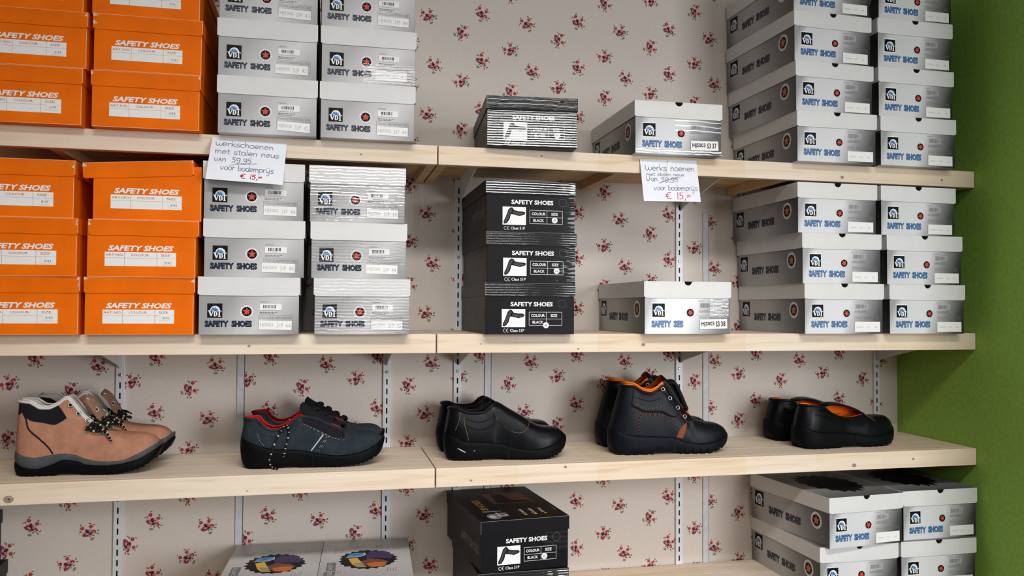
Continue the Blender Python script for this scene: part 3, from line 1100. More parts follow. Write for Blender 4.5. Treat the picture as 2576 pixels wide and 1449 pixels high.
def sticker_dot(txt, u=.158, v=.0280):
    ob = MB()
    g_ = KINDS['black'][4]
    F = Face(ob, (0, 0, 0), (1, 0, 0), (0, 0, 1), (0, -1, 0))
    F.poly(circ(0, 0, .0068, n=24), 'label_white', 0)
    F.text(txt, -.0036, -.0036, .0036, .0036, 'ink_grey', 1, -.004, .2)
    return ob.mesh('size_dot'), (g_ + u, g_ - .0010, v), 0.0


def sticker_orange(txt, du=0., dv=0.):
    ob = MB()
    g_ = KINDS['orange'][4]
    F = Face(ob, (0, 0, 0), (1, 0, 0), (0, 0, 1), (0, -1, 0))
    F.rect(-.002, -.002, .020, .0085, 'label_white', 0)
    F.text(txt, .0030, .0008, .0160, .0058, 'ink_grey', 1, -.002, .15)
    return ob.mesh('size_mark'), (g_ + .1440 + du, g_ - .0009, .0285 + dv), 0.0


def sticker_bars(seed):
    ob = MB()
    g_ = KINDS['plain'][4]
    ob.faces(*bevel_box(0, .0440, -.0001, .0001, 0, .0130, 0), 'label_white')
    F = Face(ob, (0, 0, 0), (1, 0, 0), (0, 0, 1), (0, -1, 0))
    barcode(F, .007, .0042, .0330, .0108, 2, 'ink_black', seed)
    small_print(F, .007, .0016, .0330, .0012, 1, 'ink_light_grey', seed)
    return ob.mesh('barcode_label'), (g_ + .1210, g_ - .0010, .0515), 0.0


def tape_strip(kind, u0, z0, u1, z1, y, name='clear_tape', mat='rippled_tape'):
    mb = MB()
    n = 24
    pts0 = [(u0 + (u1 - u0) * i / n, y, z0 + .0008 * math.sin(i * 1.7)) for i in range(n + 1)]
    pts1 = [(u0 + (u1 - u0) * i / n, y, z1 + .0008 * math.sin(i * 2.3)) for i in range(n + 1)]
    mb.faces(pts0 + pts1, [(i, i + 1, n + 2 + i, n + 1 + i) for i in range(n)], mat)
    return mb


COUNT = {}


def shoe_box(kind, loc, rz, label, group, sticker=None, extra=(), notch=False, seed=1, top='', tape=(), lid_tilt=0., lid_dx=0., lid_dz=0., sz=1.0, variant='', rag=.0006):
    w, h, L, lh, gp = KINDS[kind]
    t = thing('shoe_box', loc, label, 'shoe box', group, R(rz))
    t.scale = (1, 1, sz)
    link('body', card_body(kind, variant), t)
    lid = link('lid', card_lid(kind, seed, notch, top, rag), t)
    lid.location = (lid_dx, 0, lid_dz)
    lid.rotation_euler = (0, -R(lid_tilt), 0)
    for st in ([sticker] if sticker else []) + list(extra):
        me, lc, a = st
        o = link(me.name.split('.')[0], me, t)
        o.location = lc
        o.rotation_euler = (0, -a, 0)
    for tp in tape:
        tape_strip(kind, *tp).build('clear_tape', t)
    return t


LEV = {1: ('only',), 2: ('lower', 'upper'), 3: ('bottom', 'middle', 'top'), 4: ('bottom', 'second from bottom', 'third from bottom', 'topmost visible')}
OV = -.030
# ---- orange stacks
GO = 'orange shoe boxes'
# (x of the lid's left edge, sizes from the bottom up, where, dx per level)
ORANGE = [
    (ZA, 'far-left orange stack, upper shelf', 1.0, [(-.936, '5/39'), (-.928, '5/39'), (-.936, '4/38')]),
    (ZA, 'orange stack beside grey boxes, upper shelf', 1.0, [(-.711, '4/38'), (-.708, '7/41'), (-.713, '7/41')]),
    (ZB, 'far-left orange stack, middle shelf', 1.017, [(-.936, '9/43'), (-.939, '9/43'), (-.947, '8/43')]),
    (ZB, 'orange stack beside grey boxes, middle shelf', 1.017, [(-.717, '8/42'), (-.714, '8/42'), (-.705, '8/42')]),
]
sd = 10
for z, where, sz, items in ORANGE:
    for i, (x, s) in enumerate(items):
        sd += 1
        kw = {}
        lab = 'orange box marked %s, %s of the %s' % (s, LEV[3][i], where)
        if z == ZB and i == 2 and x == -.705:
            kw = dict(lid_tilt=3.6, lid_dx=-.011, lid_dz=-.003, rag=.0012)
            lab = 'orange shoe box with a crooked torn lid, top of the stack beside grey boxes'
        if z == ZB and i == 1 and x == -.714:
            kw = dict(lid_dx=.004, rag=.0015)
        if z == ZB and i == 2 and x == -.947:
            kw = dict(tape=((.155, .030, .200, .060, .0008, 'clear_tape', 'clear_tape_film'),))
        ob = shoe_box('orange', (x, OV + .004 * ((sd * 7) % 3) / 3, z + i * .115 * sz), ((sd * 37) % 7 - 3) * .22, lab, GO, sticker_orange(s, dv=.002 * ((sd % 3) - 1)), seed=sd, sz=sz, **kw)
        COUNT[lab] = ob

# ---- grey boxes, size code labels
GP = 'grey shoe boxes with printed size labels'
PLAIN = [
    (ZA, 'stack next to orange boxes, upper shelf', [(-.468, '42', 0), (-.469, '42', 0), (-.468, '43', 0)], ()),
    (ZA, 'stack beside bare wallpaper, upper shelf', [(-.259, '44', 0), (-.258, '44', 0), (-.259, '44', 0)], (1,)),
    (ZB, 'stack next to orange boxes, middle shelf', [(-.500, '44', 0), (-.491, '44', 0), (-.493, '44', 0)], ()),
    (ZB, 'taped stack beside bare wallpaper, middle shelf', [(-.267, '45', 0), (-.275, '44', 0), (-.279, '44', -1.4)], (0, 1, 2)),
]
for z, where, items, taped in PLAIN:
    for i, (x, s, rz) in enumerate(items):
        sd += 1
        gp = KINDS['plain'][4]
        tp = []
        if i in taped and z == ZB:
            tp = [(gp, .004 if i != 1 else .030, .2028, .0815, gp - .0014, 'clear_tape', 'crinkled_tape')]
            if i in (0, 2):
                tp.append((.001, .084, .204, .1195, -.0006, 'clear_tape', 'crinkled_tape'))
        elif i in taped:
            tp = [(.09, .004, .2028, .045, gp - .0014, 'clear_tape', 'crinkled_tape')]
        if z == ZB and x == -.500:
            tp = [(gp, .004, .075, .0815, gp - .0014, 'clear_tape', 'clear_tape_film')]
        a = R((-3.2, -.5, -2.2)[i]) if x < -.4 and z == ZA else R(-.8)
        st = sticker_plain(('HJS005', 'S1P', s), a, .004 if i != 1 else 0, 0)
        lab = 'grey box labelled %s, %s of the %s' % (s, LEV[3][i], where)
        if z == ZB and i == 2 and x == -.493:
            lab = 'grey and white shoe box half covered by the hanging price sign, top of its stack'
        shoe_box('plain', (x, OV, z + i * .1205), rz, lab, GP, st, [sticker_bars(sd)], seed=sd, tape=tp)

# ---- grey boxes with dark fade, thumb notch in the lid
GD = 'grey shoe boxes with thumb notches'
DARK = [
    (ZA, 'inner corner stack, upper shelf', [(.876, -.5, '42'), (.873, 1.6, '42'), (.869, 2.0, '42'), (.867, 1.6, '42')]),
    (ZA, 'stack against green wall, upper shelf', [(1.108, 0, '42'), (1.103, .2, '42'), (1.101, .4, '42'), (1.104, 1.2, '43')]),
    (ZB, 'inner corner stack, middle shelf', [(.895, 0, '43'), (.889, 0, '42'), (.877, 0, '42')]),
    (ZB, 'stack against green wall, middle shelf', [(1.131, 0, '46'), (1.124, 0, '45'), (1.108, .8, '44')]),
    (ZD, 'inner stack under the display shelf', [(.938, .5, '43'), (.951, 5.0, '44')]),
    (ZD, 'stack under the display shelf by green wall', [(1.166, .0, '45'), (1.179, .8, '42')]),
]
for z, where, items in DARK:
    for i, (x, rz, s) in enumerate(items):
        sd += 1
        y = OV
        if z == ZD:
            y = (-.024, -.044)[i] if x < 1.1 else (-.022, -.014)[i]
        n = len(items)
        lab = 'grey box with notched lid, %s of %s' % (LEV[n][i], where)
        shoe_box('dark', (x, y, z + i * .1235), rz, lab, GD, sticker_dark(('HJS004', 'S1P', s)), notch=True, seed=40 + sd % 3, top='splash' if z == ZD and i == 1 else '')
gd = KINDS['dark'][4]
shoe_box('dark', (.456, OV, ZA), -.8, 'single grey box with taped front and bold size 37 label, on the upper shelf', GD, sticker_big('37'), notch=True, seed=91,
         tape=[(.100, .052, .2180, .0830, gd - .0014, 'clear_tape', 'clear_tape_film'), (gd, .002, .2180, .0120, gd - .0014, 'clear_tape', 'crinkled_tape')])
shoe_box('dark', (.480, OV, ZB), 0, 'single crumpled grey box with bold size 38 label, on the middle shelf', GD, sticker_big('38'), notch=True, seed=92, variant='crumpled',
         tape=[(.166, .040, .2140, .0830, gd - .0014, 'clear_tape', 'crinkled_tape')])
# two grey boxes on the lowest shelf, seen from above
shoe_box('plain', (-.4625, -.038, ZD), -3.0, 'grey shoe box with colourful picture lid, the one farther from the black boxes', 'grey boxes with picture lids', seed=95, top='cutaway', sticker=sticker_plain(('HJS005', 'S1P', '44')))
shoe_box('plain', (-.2560, -.046, ZD), -3.0, 'grey shoe box with colourful picture lid, the one nearer the black boxes', 'grey boxes with picture lids', seed=96, top='cutaway', sticker=sticker_plain(('HJS005', 'S1P', '43')))

# ---- black boxes
GK = 'black shoe boxes'
gk = KINDS['black'][4]


def btape(lidonly=False):
    tp = [(.0012, .0865, .2085, .1140, -.0005)]
    if not lidonly:
        tp.append((gk, .003, .2072, .0825, gk - .0014))
    return tp


shoe_box('black', (.106, OV + .008, ZA), -5.0, 'single glossy black shoe box wrapped in rippled tape, on the upper shelf', GK, sticker_dot('41', .160, .0285), seed=51, tape=[(.0012, .0865, .2085, .1140, -.0005, 'clear_tape', 'clear_tape_film'), (gk, .003, .2072, .0825, gk - .0014)])
for i, (x, dz, s, u, v) in enumerate(((.1035, 0, '44', .1390, .0205), (.1060, 0, '44', .1610, .0285), (.1040, 0, '43', .1580, .0285))):
    shoe_box('black', (x, OV, ZB + i * .1150), 0, 'black safety shoe box, %s of the stack of three on the middle shelf' % LEV[3][i], GK, sticker_dot(s, u, v), seed=52 + i,
             tape=[(.0012, .0865, .2085, .1140, -.0005)] + ([(.135, .004, .2072, .0825, gk - .0014, 'clear_tape', 'clear_tape_film')] if i else []), rag=.001)
shoe_box('black', (.0925, -.030, ZD), 1.5, 'black shoe box mostly hidden under another one on the lowest shelf', GK, sticker_dot('44', .1600, .0285), seed=56, tape=btape(True))
shoe_box('black', (.0970, -.032, ZD + .1150), 5.0, 'black shoe box with its printed lid top showing, upper one below the slip-on shoes', GK, sticker_dot('45', .1480, .0280), seed=57, top='print',
         tape=[(.150, .040, .2072, .0825, gk - .0014, 'clear_tape', 'clear_tape_film')])
shoe_box('black', (-1.163, -.030, ZD), 0, 'black shoe box at the far left edge of the lowest shelf, lower of two', GK, sticker_dot('42'), seed=58)
shoe_box('black', (-1.176, -.030, ZD + .1150), 0, 'black shoe box at the far left edge of the lowest shelf, stacked on another', GK, sticker_dot('42'), seed=59)


# ------------------------------------------------------------------ price signs
def sign(name_loc, W, H, a, lean, label, lines):
    t = thing('price_sign', name_loc, label, 'price sign', 'handwritten price signs')
    mb = MB()
    n = 12
    th = .0004

    def S(u, v):
        # hangs from its top edge and bows forward a little
        k = max(0.0, (H - v) / H)
        return Vector((u, -lean * k, v - H))
    vs = [S(W * i / n, H * j / n) for j in range(n + 1) for i in range(n + 1)]
    vb = [p + Vector((0, th, 0)) for p in vs]
    fs = [(j * (n + 1) + i, j * (n + 1) + i + 1, (j + 1) * (n + 1) + i + 1, (j + 1) * (n + 1) + i) for j in range(n) for i in range(n)]
    mb.faces(vs, fs, 'paper_note', True)
    mb.faces(vb, [f[::-1] for f in fs], 'paper_note', True)
    pen = MB()
    F = Face(pen, (0, 0, -H), (1, 0, 0), (0, 0, 1), (0, -1, 0))
    for s, u, v, xh, w, mat, fit in lines:
        if s == '/':
            F.line(u, w, mat, 3)
        else:
            write(F, s, u, v, xh, w, mat, 0, 1, 2, fit)
    for q in range(len(pen.v)):
        x, y, z = pen.v[q]
        p = S(x, z + H)
        pen.v[q] = (p.x, p.y - .0003 + (y if y < 0 else 0), p.z)
    mb2 = MB()
    mb2.v, mb2.f, mb2.fm, mb2.uv, mb2.mats, mb2.sm = pen.v, pen.f, pen.fm, pen.uv, pen.mats, pen.sm
    paper = mb.build('paper', t)
    mb2.build('handwriting', paper)
    t.rotation_euler = (0, a, 0)
    return t, S


# sign 1: 2125 px of the zoom = 220 px of the photo
sign((-.4795, -.0012, .4175), .1525, .0985, R(2.6), .0600, 'handwritten paper price sign resting against a grey box lid, without a tape stripe', [
    ('werkschoenen', .0095, .0790, .0078, .0010, 'pen_blue', .118),
    ('met stalen neus', .0100, .0605, .0078, .0010, 'pen_blue', .130),
    ('vAn', .0115, .0425, .0076, .0010, 'pen_blue', .024),
    ('59,95', .0460, .0425, .0080, .0011, 'pen_blue', .040),
    ('/', [(.042, .0350), (.060, .0395), (.080, .0405), (.096, .0440)], 0, 0, .0008, 'pen_blue', 0),
    ('voor bodempryS'.replace('S', 's'), .0260, .0240, .0076, .0010, 'pen_blue', .106),
    ('€ 15,=', .0670, .0075, .0068, .0016, 'pen_red', .044)])
t2, S2 = sign((.4800, -.0012, .4130), .1440, .1020, R(-1.2), .0210, 'handwritten paper price sign with white glare painted on its tape, under the bold size box', [
    ('Werkschoenen', .0115, .0745, .0088, .0010, 'pen_blue', .126),
    ('met stalen neus', .0125, .0620, .0050, .0008, 'pen_blue', .096),
    ('Van', .0125, .0490, .0072, .0010, 'pen_blue', .028),
    ('59,95', .0490, .0480, .0074, .0010, 'pen_blue', .044),
    ('/', [(.043, .0440), (.056, .0490), (.077, .0560), (.098, .0585)], 0, 0, .0011, 'pen_blue', 0),
    ('voor bodemprys', .0290, .0270, .0078, .0009, 'pen_blue', .110),
    ('€ 15,=', .0560, .0055, .0110, .0014, 'pen_red', .066)])
mb = MB()
q = [(.0720, .1030), (.0800, .1000), (.0700, .0650), (.0630, .0690)]
mb.poly([S2(u, v) + Vector((0, -.0012, 0)) for u, v in q][::-1], 'label_white')  # opaque white strip stands for the highlight on clear tape
mb.build('tape_glare', t2)


# ------------------------------------------------------------------ shoes
def pchip(pts):
    x = np.array([p[0] for p in pts], float)
    y = np.array([p[1] for p in pts], float)
    h = np.diff(x)
    d = np.diff(y) / h
    mm = np.zeros(len(x))
    for i in range(1, len(x) - 1):
        if d[i - 1] * d[i] > 0:
            w1, w2 = 2 * h[i] + h[i - 1], h[i] + 2 * h[i - 1]
            mm[i] = (w1 + w2) / (w1 / d[i - 1] + w2 / d[i])
    mm[0], mm[-1] = d[0], d[-1]

    def f(v):
        if v <= x[0]:
            return float(y[0])
        if v >= x[-1]:
            return float(y[-1])
        i = int(np.searchsorted(x, v) - 1)
        t = (v - x[i]) / h[i]
        return float((2 * t ** 3 - 3 * t * t + 1) * y[i] + (t ** 3 - 2 * t * t + t) * h[i] * mm[i] + (-2 * t ** 3 + 3 * t * t) * y[i + 1] + (t ** 3 - t * t) * h[i] * mm[i + 1])
    return f


WID = pchip([(0, 0), (.006, .20), (.02, .38), (.05, .56), (.10, .69), (.18, .75), (.30, .755), (.42, .76), (.55, .86), (.66, .97), (.74, 1.0), (.82, .965), (.89, .85), (.94, .68), (.975, .46), (.992, .26), (1, 0)])


class Shoe:
    M, K = 16, 13

    def __init__(self, x0, x1, throat, bot, stop, collar, top, lean=.006, hw=.049, ratio=(.80, .74, .52), e=(.60, .80), mid=None, lugs=None):
        self.x0, self.x1, self.th, self.lean, self.hw, self.e, self.mid = x0, x1, throat, lean, hw, e, mid
        self.fb, self.fs, self.fc, self.ft = pchip(bot), pchip(stop), pchip(collar), pchip(top)
        self.fm = pchip(mid) if mid else None
        self.ratio = pchip([(0, ratio[0]), (.5, ratio[1]), (.85, (ratio[1] + ratio[2]) / 2), (1, ratio[2])])
        n = 84
        xs = [x0 + (x1 - x0) * (1 - math.cos(math.pi * i / n)) / 2 for i in range(n + 1)]
        k = min(range(len(xs)), key=lambda i: abs(xs[i] - throat))
        xs[k] = throat
        self.xs, self.ith = xs, k
        self.lugs = lugs

    def t(self, x):
        return (x - self.x0) / (self.x1 - self.x0)

    def w(self, x):
        return WID(self.t(x)) * self.hw

    def zs(self, x):
        return self.fs(x) - .003

    def shift(self, x, z):
        k = max(0, 1 - self.t(x) / .30)
        return x + self.lean * max(0, (z - self.zs(x))) / .1 * k

    def sec(self, x, j, sgn, off=0.0):
        """outer point j (0 at the sole, M on the centre line)"""
        wu = self.w(x) * .95
        zs = self.zs(x)
        ph = math.pi / 2 * j / self.M
        if x >= self.th:
            Zc = max(self.ft(x), zs + .002)
            y = wu * max(0, math.cos(ph)) ** self.e[0]
            z = zs + (Zc - zs) * math.sin(ph) ** self.e[1]
        else:
            s = j / self.K
            wc = wu * self.ratio((x - self.x0) / (self.th - self.x0))
            y = wu + (wc - wu) * s ** 1.5 + .0025 * math.sin(math.pi * min(1, s)) * min(1, wu / .02)
            z = zs + (self.fc(x) - zs) * s ** .95
        return Vector((self.shift(x, z), sgn * (y + off), z))

    def at(self, x, z, sgn, off=.0004):
        """point on the outside of the shoe at a given length and height"""
        zs = self.zs(x)
        if x >= self.th:
            r = min(1, max(0, (z - zs) / (max(self.ft(x), zs + .002) - zs)))
            j = self.M * math.asin(min(1, r ** (1 / self.e[1]))) / (math.pi / 2)
        else:
            r = min(1.0, max(0, (z - zs) / (self.fc(x) - zs)))
            j = self.K * r ** (1 / .95)
        a = self.sec(x, j, sgn)
        b = self.sec(x, min(self.M if x >= self.th else self.K, j + .3), sgn)
        c = self.sec(x, max(0, j - .3), sgn)
        tz = (b - c)
        nrm = Vector((0, tz.z, -tz.y)) if sgn > 0 else Vector((0, -tz.z, tz.y))
        if nrm.length < 1e-9:
            nrm = Vector((0, 0, 1))
        nrm.normalize()
        if nrm.y * sgn < 0:
            nrm = -nrm
        return a + nrm * off

    def upper(self, mat, rim, rim_r=.003):
        mb = MB()
        M, K, xs, it = self.M, self.K, self.xs, self.ith
        vs, idx = [], {}

        def V(i, j, s):
            key = (i, j, s if j < M else 1)
            if key not in idx:
                idx[key] = len(vs)
                vs.append(self.sec(xs[i], j, s))
            return idx[key]
        fs = []
        for i in range(len(xs) - 1):
            for j in range(M):
                if i < it and j >= K:
                    continue
                for s in (1, -1):
                    q = (V(i, j, s), V(i + 1, j, s), V(i + 1, j + 1, s), V(i, j + 1, s))
                    fs.append(q[::-1] if s > 0 else q)
        mb.faces(vs, fs, mat, True)
        self.rim_l = [self.sec(xs[i], K, 1) for i in range(it, -1, -1)]
        self.rim_r = [self.sec(xs[i], K, -1) for i in range(1, it + 1)]
        path = self.rim_l + self.rim_r
        tube(mb, path, rim_r, rim, 8)
        return mb

    def lining(self, mat, up=.001, depth=0.05):
        mb = MB()
        xs, it, K = self.xs, min(self.ith + 6, len(self.xs) - 1), self.K
        rows = []
        idx = [i for i in range(2, it + 1)]
        for i in idx:
            x = xs[i]
            row = []
            base = max(self.zs(x) + .006, .02)
            for s in (1, -1):
                col = []
                for k in range(9):
                    if x < self.th:
                        p = self.sec(x, K * k / 8, s)
                    else:
                        p = self.sec(x, min(K, self.M) * k / 8 * .96, s)
                        p.z -= .003
                    y = max(.0008, abs(p.y) - .0042) * s
                    tt = self.t(x)
                    p = Vector((p.x + .004 * max(0, 1 - tt / .12), y, max(p.z + (up if k == 8 and x < self.th else 0), base)))
                    col.append(p)
                row.append(col)
            rows.append(row[0][::-1] + row[1])
        n = len(rows[0])
        vs = [p for r in rows for p in r]
        fs = [(a * n + b, a * n + b + 1, (a + 1) * n + b + 1, (a + 1) * n + b) for a in range(len(rows) - 1) for b in range(n - 1)]
        fs.append(tuple(range(n)))
        mb.faces(vs, fs, mat, True)
        # rolled top of the lining just inside the rim
        a = [rows[r][0] for r in range(len(rows)) if xs[idx[r]] <= self.th]
        b = [rows[r][-1] for r in range(len(rows)) if xs[idx[r]] <= self.th]
        tube(mb, a[::-1] + b, .0024, mat, 6)
        return mb

    def sole(self, f_lo, f_hi, mat, grow=1.03, add=.002, lug=True, inset=0.0):
        mb = MB()
        vs, n = [], 12
        xs = sorted(set(self.xs + [self.x0 + (self.x1 - self.x0) * i / 150 for i in range(3, 148)]))
        for x in xs:
            w = self.w(x) * grow + add * min(1, self.w(x) / .012)
            zb, zt = f_lo(x), f_hi(x)
            zt = max(zt, zb + .002)
            hh = zt - zb
            nb = 0
            if lug and self.lugs:
                for a, b, per, dep in self.lugs:
                    if a <= x <= b and ((x - a) % per) < per * .36:
                        nb = dep
            half = [(.70, nb), (.90, nb), (.97, min(.0022, hh * .2) + nb), (1.0, hh * .40), (1.0, hh * .75), (.985, hh * .93), (.93, hh)]
            if lug and self.lugs:
                half[0] = (.70, 0.002)
            pr = [(y, z) for y, z in half] + [(-y, z) for y, z in half[::-1]]
            n = len(pr)
            tt = self.t(x)
            for y, z in pr:
                dx = 0
                if tt < .08:
                    dx = -.002 * math.sin(math.pi * z / max(hh, .001)) * (1 - tt / .08)
                if tt > .92:
                    dx = .002 * math.sin(math.pi * z / max(hh, .001)) * (tt - .92) / .08
                vs.append(Vector((x + dx, y * w, zb + z)))
        fs = []
        for i in range(len(xs) - 1):
            for k in range(n):
                fs.append((i * n + k, i * n + (k + 1) % n, (i + 1) * n + (k + 1) % n, (i + 1) * n + k))
        fs.append(tuple(range(n))[::-1])
        fs.append(tuple((len(xs) - 1) * n + k for k in range(n)))
        mb.faces(vs, fs, mat, True)
        return mb

    def seam(self, mb, pts, r, mat, sides=(-1, 1), off=.0003, dash=0, mat2=None):
        for s in sides:
            P = smooth_path([(a, 0, b) for a, b in pts], 7)
            tube(mb, [self.at(p.x, p.z, s, off) for p in P], r, mat, 6, dash=dash, mat2=mat2)

    def pair(self, name, parent, fn):
        """the same detail on the near and on the far side, each a part of its own"""
        for sd_ in (-1, 1):
            mb_ = MB()
            fn(mb_, (sd_,))
            mb_.build(name, parent)

    def patch(self, mb, xa, xb, flo, fhi, mat, off=.0012, nx=26, nz=8, sides=(-1, 1), over=False):
        """raised panel on the outside, between two height curves; over=True carries it across the top"""
        flo = pchip(flo)
        fhi = pchip(fhi) if fhi else None
        for s in sides:
            vs = []
            for i in range(nx + 1):
                x = xa + (xb - xa) * i / nx
                hi = fhi(x) if fhi else (self.ft(x) if x >= self.th else self.fc(x))
                lo = min(flo(x), hi - .0005)
                for k in range(nz + 1):
                    z = lo + (hi - lo) * (1 - (1 - k / nz) ** 1.6 if over else k / nz)
                    vs.append(self.at(x, z, s, off if 0 < k < nz or over else off * .4))
            m_ = nz + 1
            fs = [(i * m_ + k, (i + 1) * m_ + k, (i + 1) * m_ + k + 1, i * m_ + k + 1) for i in range(nx) for k in range(nz)]
            mb.faces(vs, [f if s < 0 else f[::-1] for f in fs], mat, True)


def tongue(pts, hw, mat, th=.003, name='tongue', parent=None, curl=.30, flare=1.0, mat_in=None, yoff=0.0, skirt=0.0):
    mb = MB()
    P = smooth_path([(a, yoff, b) for a, b in pts], 6)
    n = 8
    outer, inner = [], []
    for i, p in enumerate(P):
        t = (P[min(i + 1, len(P) - 1)] - P[max(i - 1, 0)]).normalized()
        nr = Vector((-t.z, 0, t.x))
        if nr.x * .3 + nr.z < 0:
            nr = -nr
        kk = i / (len(P) - 1)
        w = hw * (1 + (flare - 1) * kk)
        if kk > .85:
            w *= math.sqrt(max(.15, 1 - ((kk - .85) / .15) ** 2 * .85))
        for k in range(n + 1):
            y = -w + 2 * w * k / n
            d = curl * w * (y / w) ** 2 + skirt * max(0.0, y / w) ** 1.5
            outer.append(p + Vector((0, y, 0)) - nr * d)
            inner.append(p + Vector((0, y, 0)) - nr * (d + th))
    m_ = n + 1
    L = len(P)
    fs = [(i * m_ + k, i * m_ + k + 1, (i + 1) * m_ + k + 1, (i + 1) * m_ + k) for i in range(L - 1) for k in range(n)]
    mb.faces(outer, fs, mat, True)
    mb.faces(inner, [f[::-1] for f in fs], mat_in or mat, True)
    edge = [i * m_ for i in range(L)] + [(L - 1) * m_ + k for k in range(1, m_)] + [i * m_ + n for i in range(L - 2, -1, -1)]
    vs = [outer[e] for e in edge] + [inner[e] for e in edge]
    q = len(edge)
    mb.faces(vs, [(i, i + 1, q + i + 1, q + i) for i in range(q - 1)], mat, True)
    return mb.build(name, parent)


def lace_rows(mb, S, pts, r=.0022, mat='lace_black', mat2='lace_fleck', dash=5, yfac=1.0):
    """zigzag lacing between the two rows of eyelets, pts = (x, z) of each pair"""
    E = []
    for x, z in pts:
        E.append((S.at(x, z, -1, .002), S.at(x, z, 1, .002)))
    for i in range(len(E)):
        a, b = E[i]
        mid = (a + b) / 2 + Vector((.004, 0, .007))
        tube(mb, smooth_path([a, a.lerp(mid, .6) + Vector((0, 0, .003)), mid, b.lerp(mid, .6) + Vector((0, 0, .003)), b], 6), r, mat, 7, mat2=mat2, dash=dash)
        if i + 1 < len(E):
            c, d = E[i + 1]
            m2 = (a + d) / 2 + Vector((.004, 0, .009))
            tube(mb, smooth_path([a, m2, d], 8), r, mat, 7, mat2=mat2, dash=dash)
            m3 = (b + c) / 2 + Vector((.004, 0, .010))
            tube(mb, smooth_path([b, m3, c], 8), r, mat, 7, mat2=mat2, dash=dash)
    return E


def ring(p, rad, r, mat, axis):
    mb = MB()
    ax = Vector(axis).normalized()
    u = ax.cross(Vector((0, 0, 1)))
    if u.length < .1:
        u = ax.cross(Vector((1, 0, 0)))
    u.normalize()
    v = ax.cross(u)
    tube(mb, [Vector(p) + (u * math.cos(2 * math.pi * i / 16) + v * math.sin(2 * math.pi * i / 16)) * rad for i in range(16)], r, mat, 6, closed=True)
    mb.poly([Vector(p) + (u * math.cos(2 * math.pi * i / 12) + v * math.sin(2 * math.pi * i / 12)) * rad * .7 for i in range(12)], 'hole_dark')
    return mb


def place_pair(root, front_y, rear_y, ddx, rz_f, rz_r, labels, cat):
    """the nearer shoe is the model; the farther one is its mirrored copy"""
    root.location.y = front_y
    root.rotation_euler.z = R(rz_f)
    root['label'] = labels[0]
    r = root.copy()
    COL.objects.link(r)
    r['label'] = labels[1]
    r.location = (root.location.x + ddx, rear_y, root.location.z)
    r.rotation_euler = (0, 0, R(rz_r))
    for ch in [c for c in COL.objects if c.parent == root]:
        c2 = ch.copy()
        COL.objects.link(c2)
        c2.parent = r
        for gch in [c for c in COL.objects if c.parent == ch]:
            c3 = gch.copy()
            COL.objects.link(c3)
            c3.parent = c2
    return r


def shoe_root(name, cat, x, group):
    t = thing(name, (x, 0, ZC), '', cat, group)
    return t


def sh(pts, dx):
    return [(a - dx, b) for a, b in pts]


# ---- tan suede ankle boots
X = -.878
S = Shoe(0, .290, .178,
         bot=sh([(-.878, .016), (-.869, .003), (-.86, 0), (-.793, 0), (-.783, .004), (-.745, .002), (-.736, 0), (-.688, 0), (-.656, .003), (-.624, .011), (-.6, .028), (-.588, .048)], X),
         stop=sh([(-.878, .052), (-.871, .050), (-.854, .042), (-.831, .039), (-.8, .044), (-.776, .046), (-.753, .042), (-.729, .033), (-.697, .028), (-.665, .029), (-.632, .041), (-.608, .054), (-.588, .066)], X),
         collar=sh([(-.878, .155), (-.85, .153), (-.838, .147), (-.828, .141), (-.812, .140), (-.793, .148), (-.775, .160), (-.765, .150), (-.74, .118), (-.70, .090)], X),
         top=sh([(-.70, .092), (-.68, .087), (-.655, .083), (-.63, .081), (-.613, .077), (-.602, .070), (-.595, .062), (-.588, .056)], X),
         lean=.004, ratio=(.86, .66, .50), lugs=((.10, .28, .0095, .002), (0, .08, .012, .0015)))
bound = pchip(sh([(-.878, .030), (-.854, .018), (-.831, .014), (-.8, .022), (-.776, .031), (-.753, .028), (-.729, .020), (-.697, .018), (-.665, .021), (-.632, .028), (-.608, .040), (-.588, .056)], X))
t = shoe_root('ankle_boot', 'boot', X, 'pair of tan suede boots')
S.upper('suede_tan', 'white_fleece', .0032).build('upper', t)
S.sole(bound, S.fs, 'grey_rubber', 1.02, .0012, lug=False).build('midsole', t)
S.sole(S.fb, lambda x: bound(x) + .001, 'black_rubber', 1.035, .0022).build('outsole', t)
S.lining('white_fleece', .004).build('lining', t)
S.pair('collar_pad', t, lambda mb, sides: S.patch(mb, .006, .105, sh([(-.872, .126), (-.861, .133), (-.852, .121), (-.838, .114), (-.820, .111), (-.796, .106), (-.785, .111), (-.773, .119)], X),
        sh([(-.872, .156), (-.85, .154), (-.838, .147), (-.828, .140), (-.812, .139), (-.793, .146), (-.783, .136), (-.773, .121)], X), 'black_fabric', .0016, 40, 8, sides))
S.pair('piping', t, lambda mb, sides: S.seam(mb, sh([(-.862, .134), (-.853, .118), (-.846, .098), (-.823, .077), (-.806, .060), (-.797, .046)], X), .0016, 'black_fabric', sides))
tongue(sh([(-.688, .084), (-.698, .106), (-.711, .133), (-.726, .156), (-.740, .167)], X), .024, 'suede_flap', .005, parent=t, flare=1.0, mat_in='black_fabric')
for ex, ez in ((.140, .155), (.158, .135)):
    ring((ex + .002, -.020, ez), .0040, .0015, 'steel_ring', (.5, -1, .4)).build('eyelet', t)
mb = MB()
eyes = sh([(-.768, .146), (-.752, .128), (-.735, .112), (-.714, .097), (-.698, .086)], X)
lace_rows(mb, S, eyes[2:], .0024)
rn = random.Random(4)
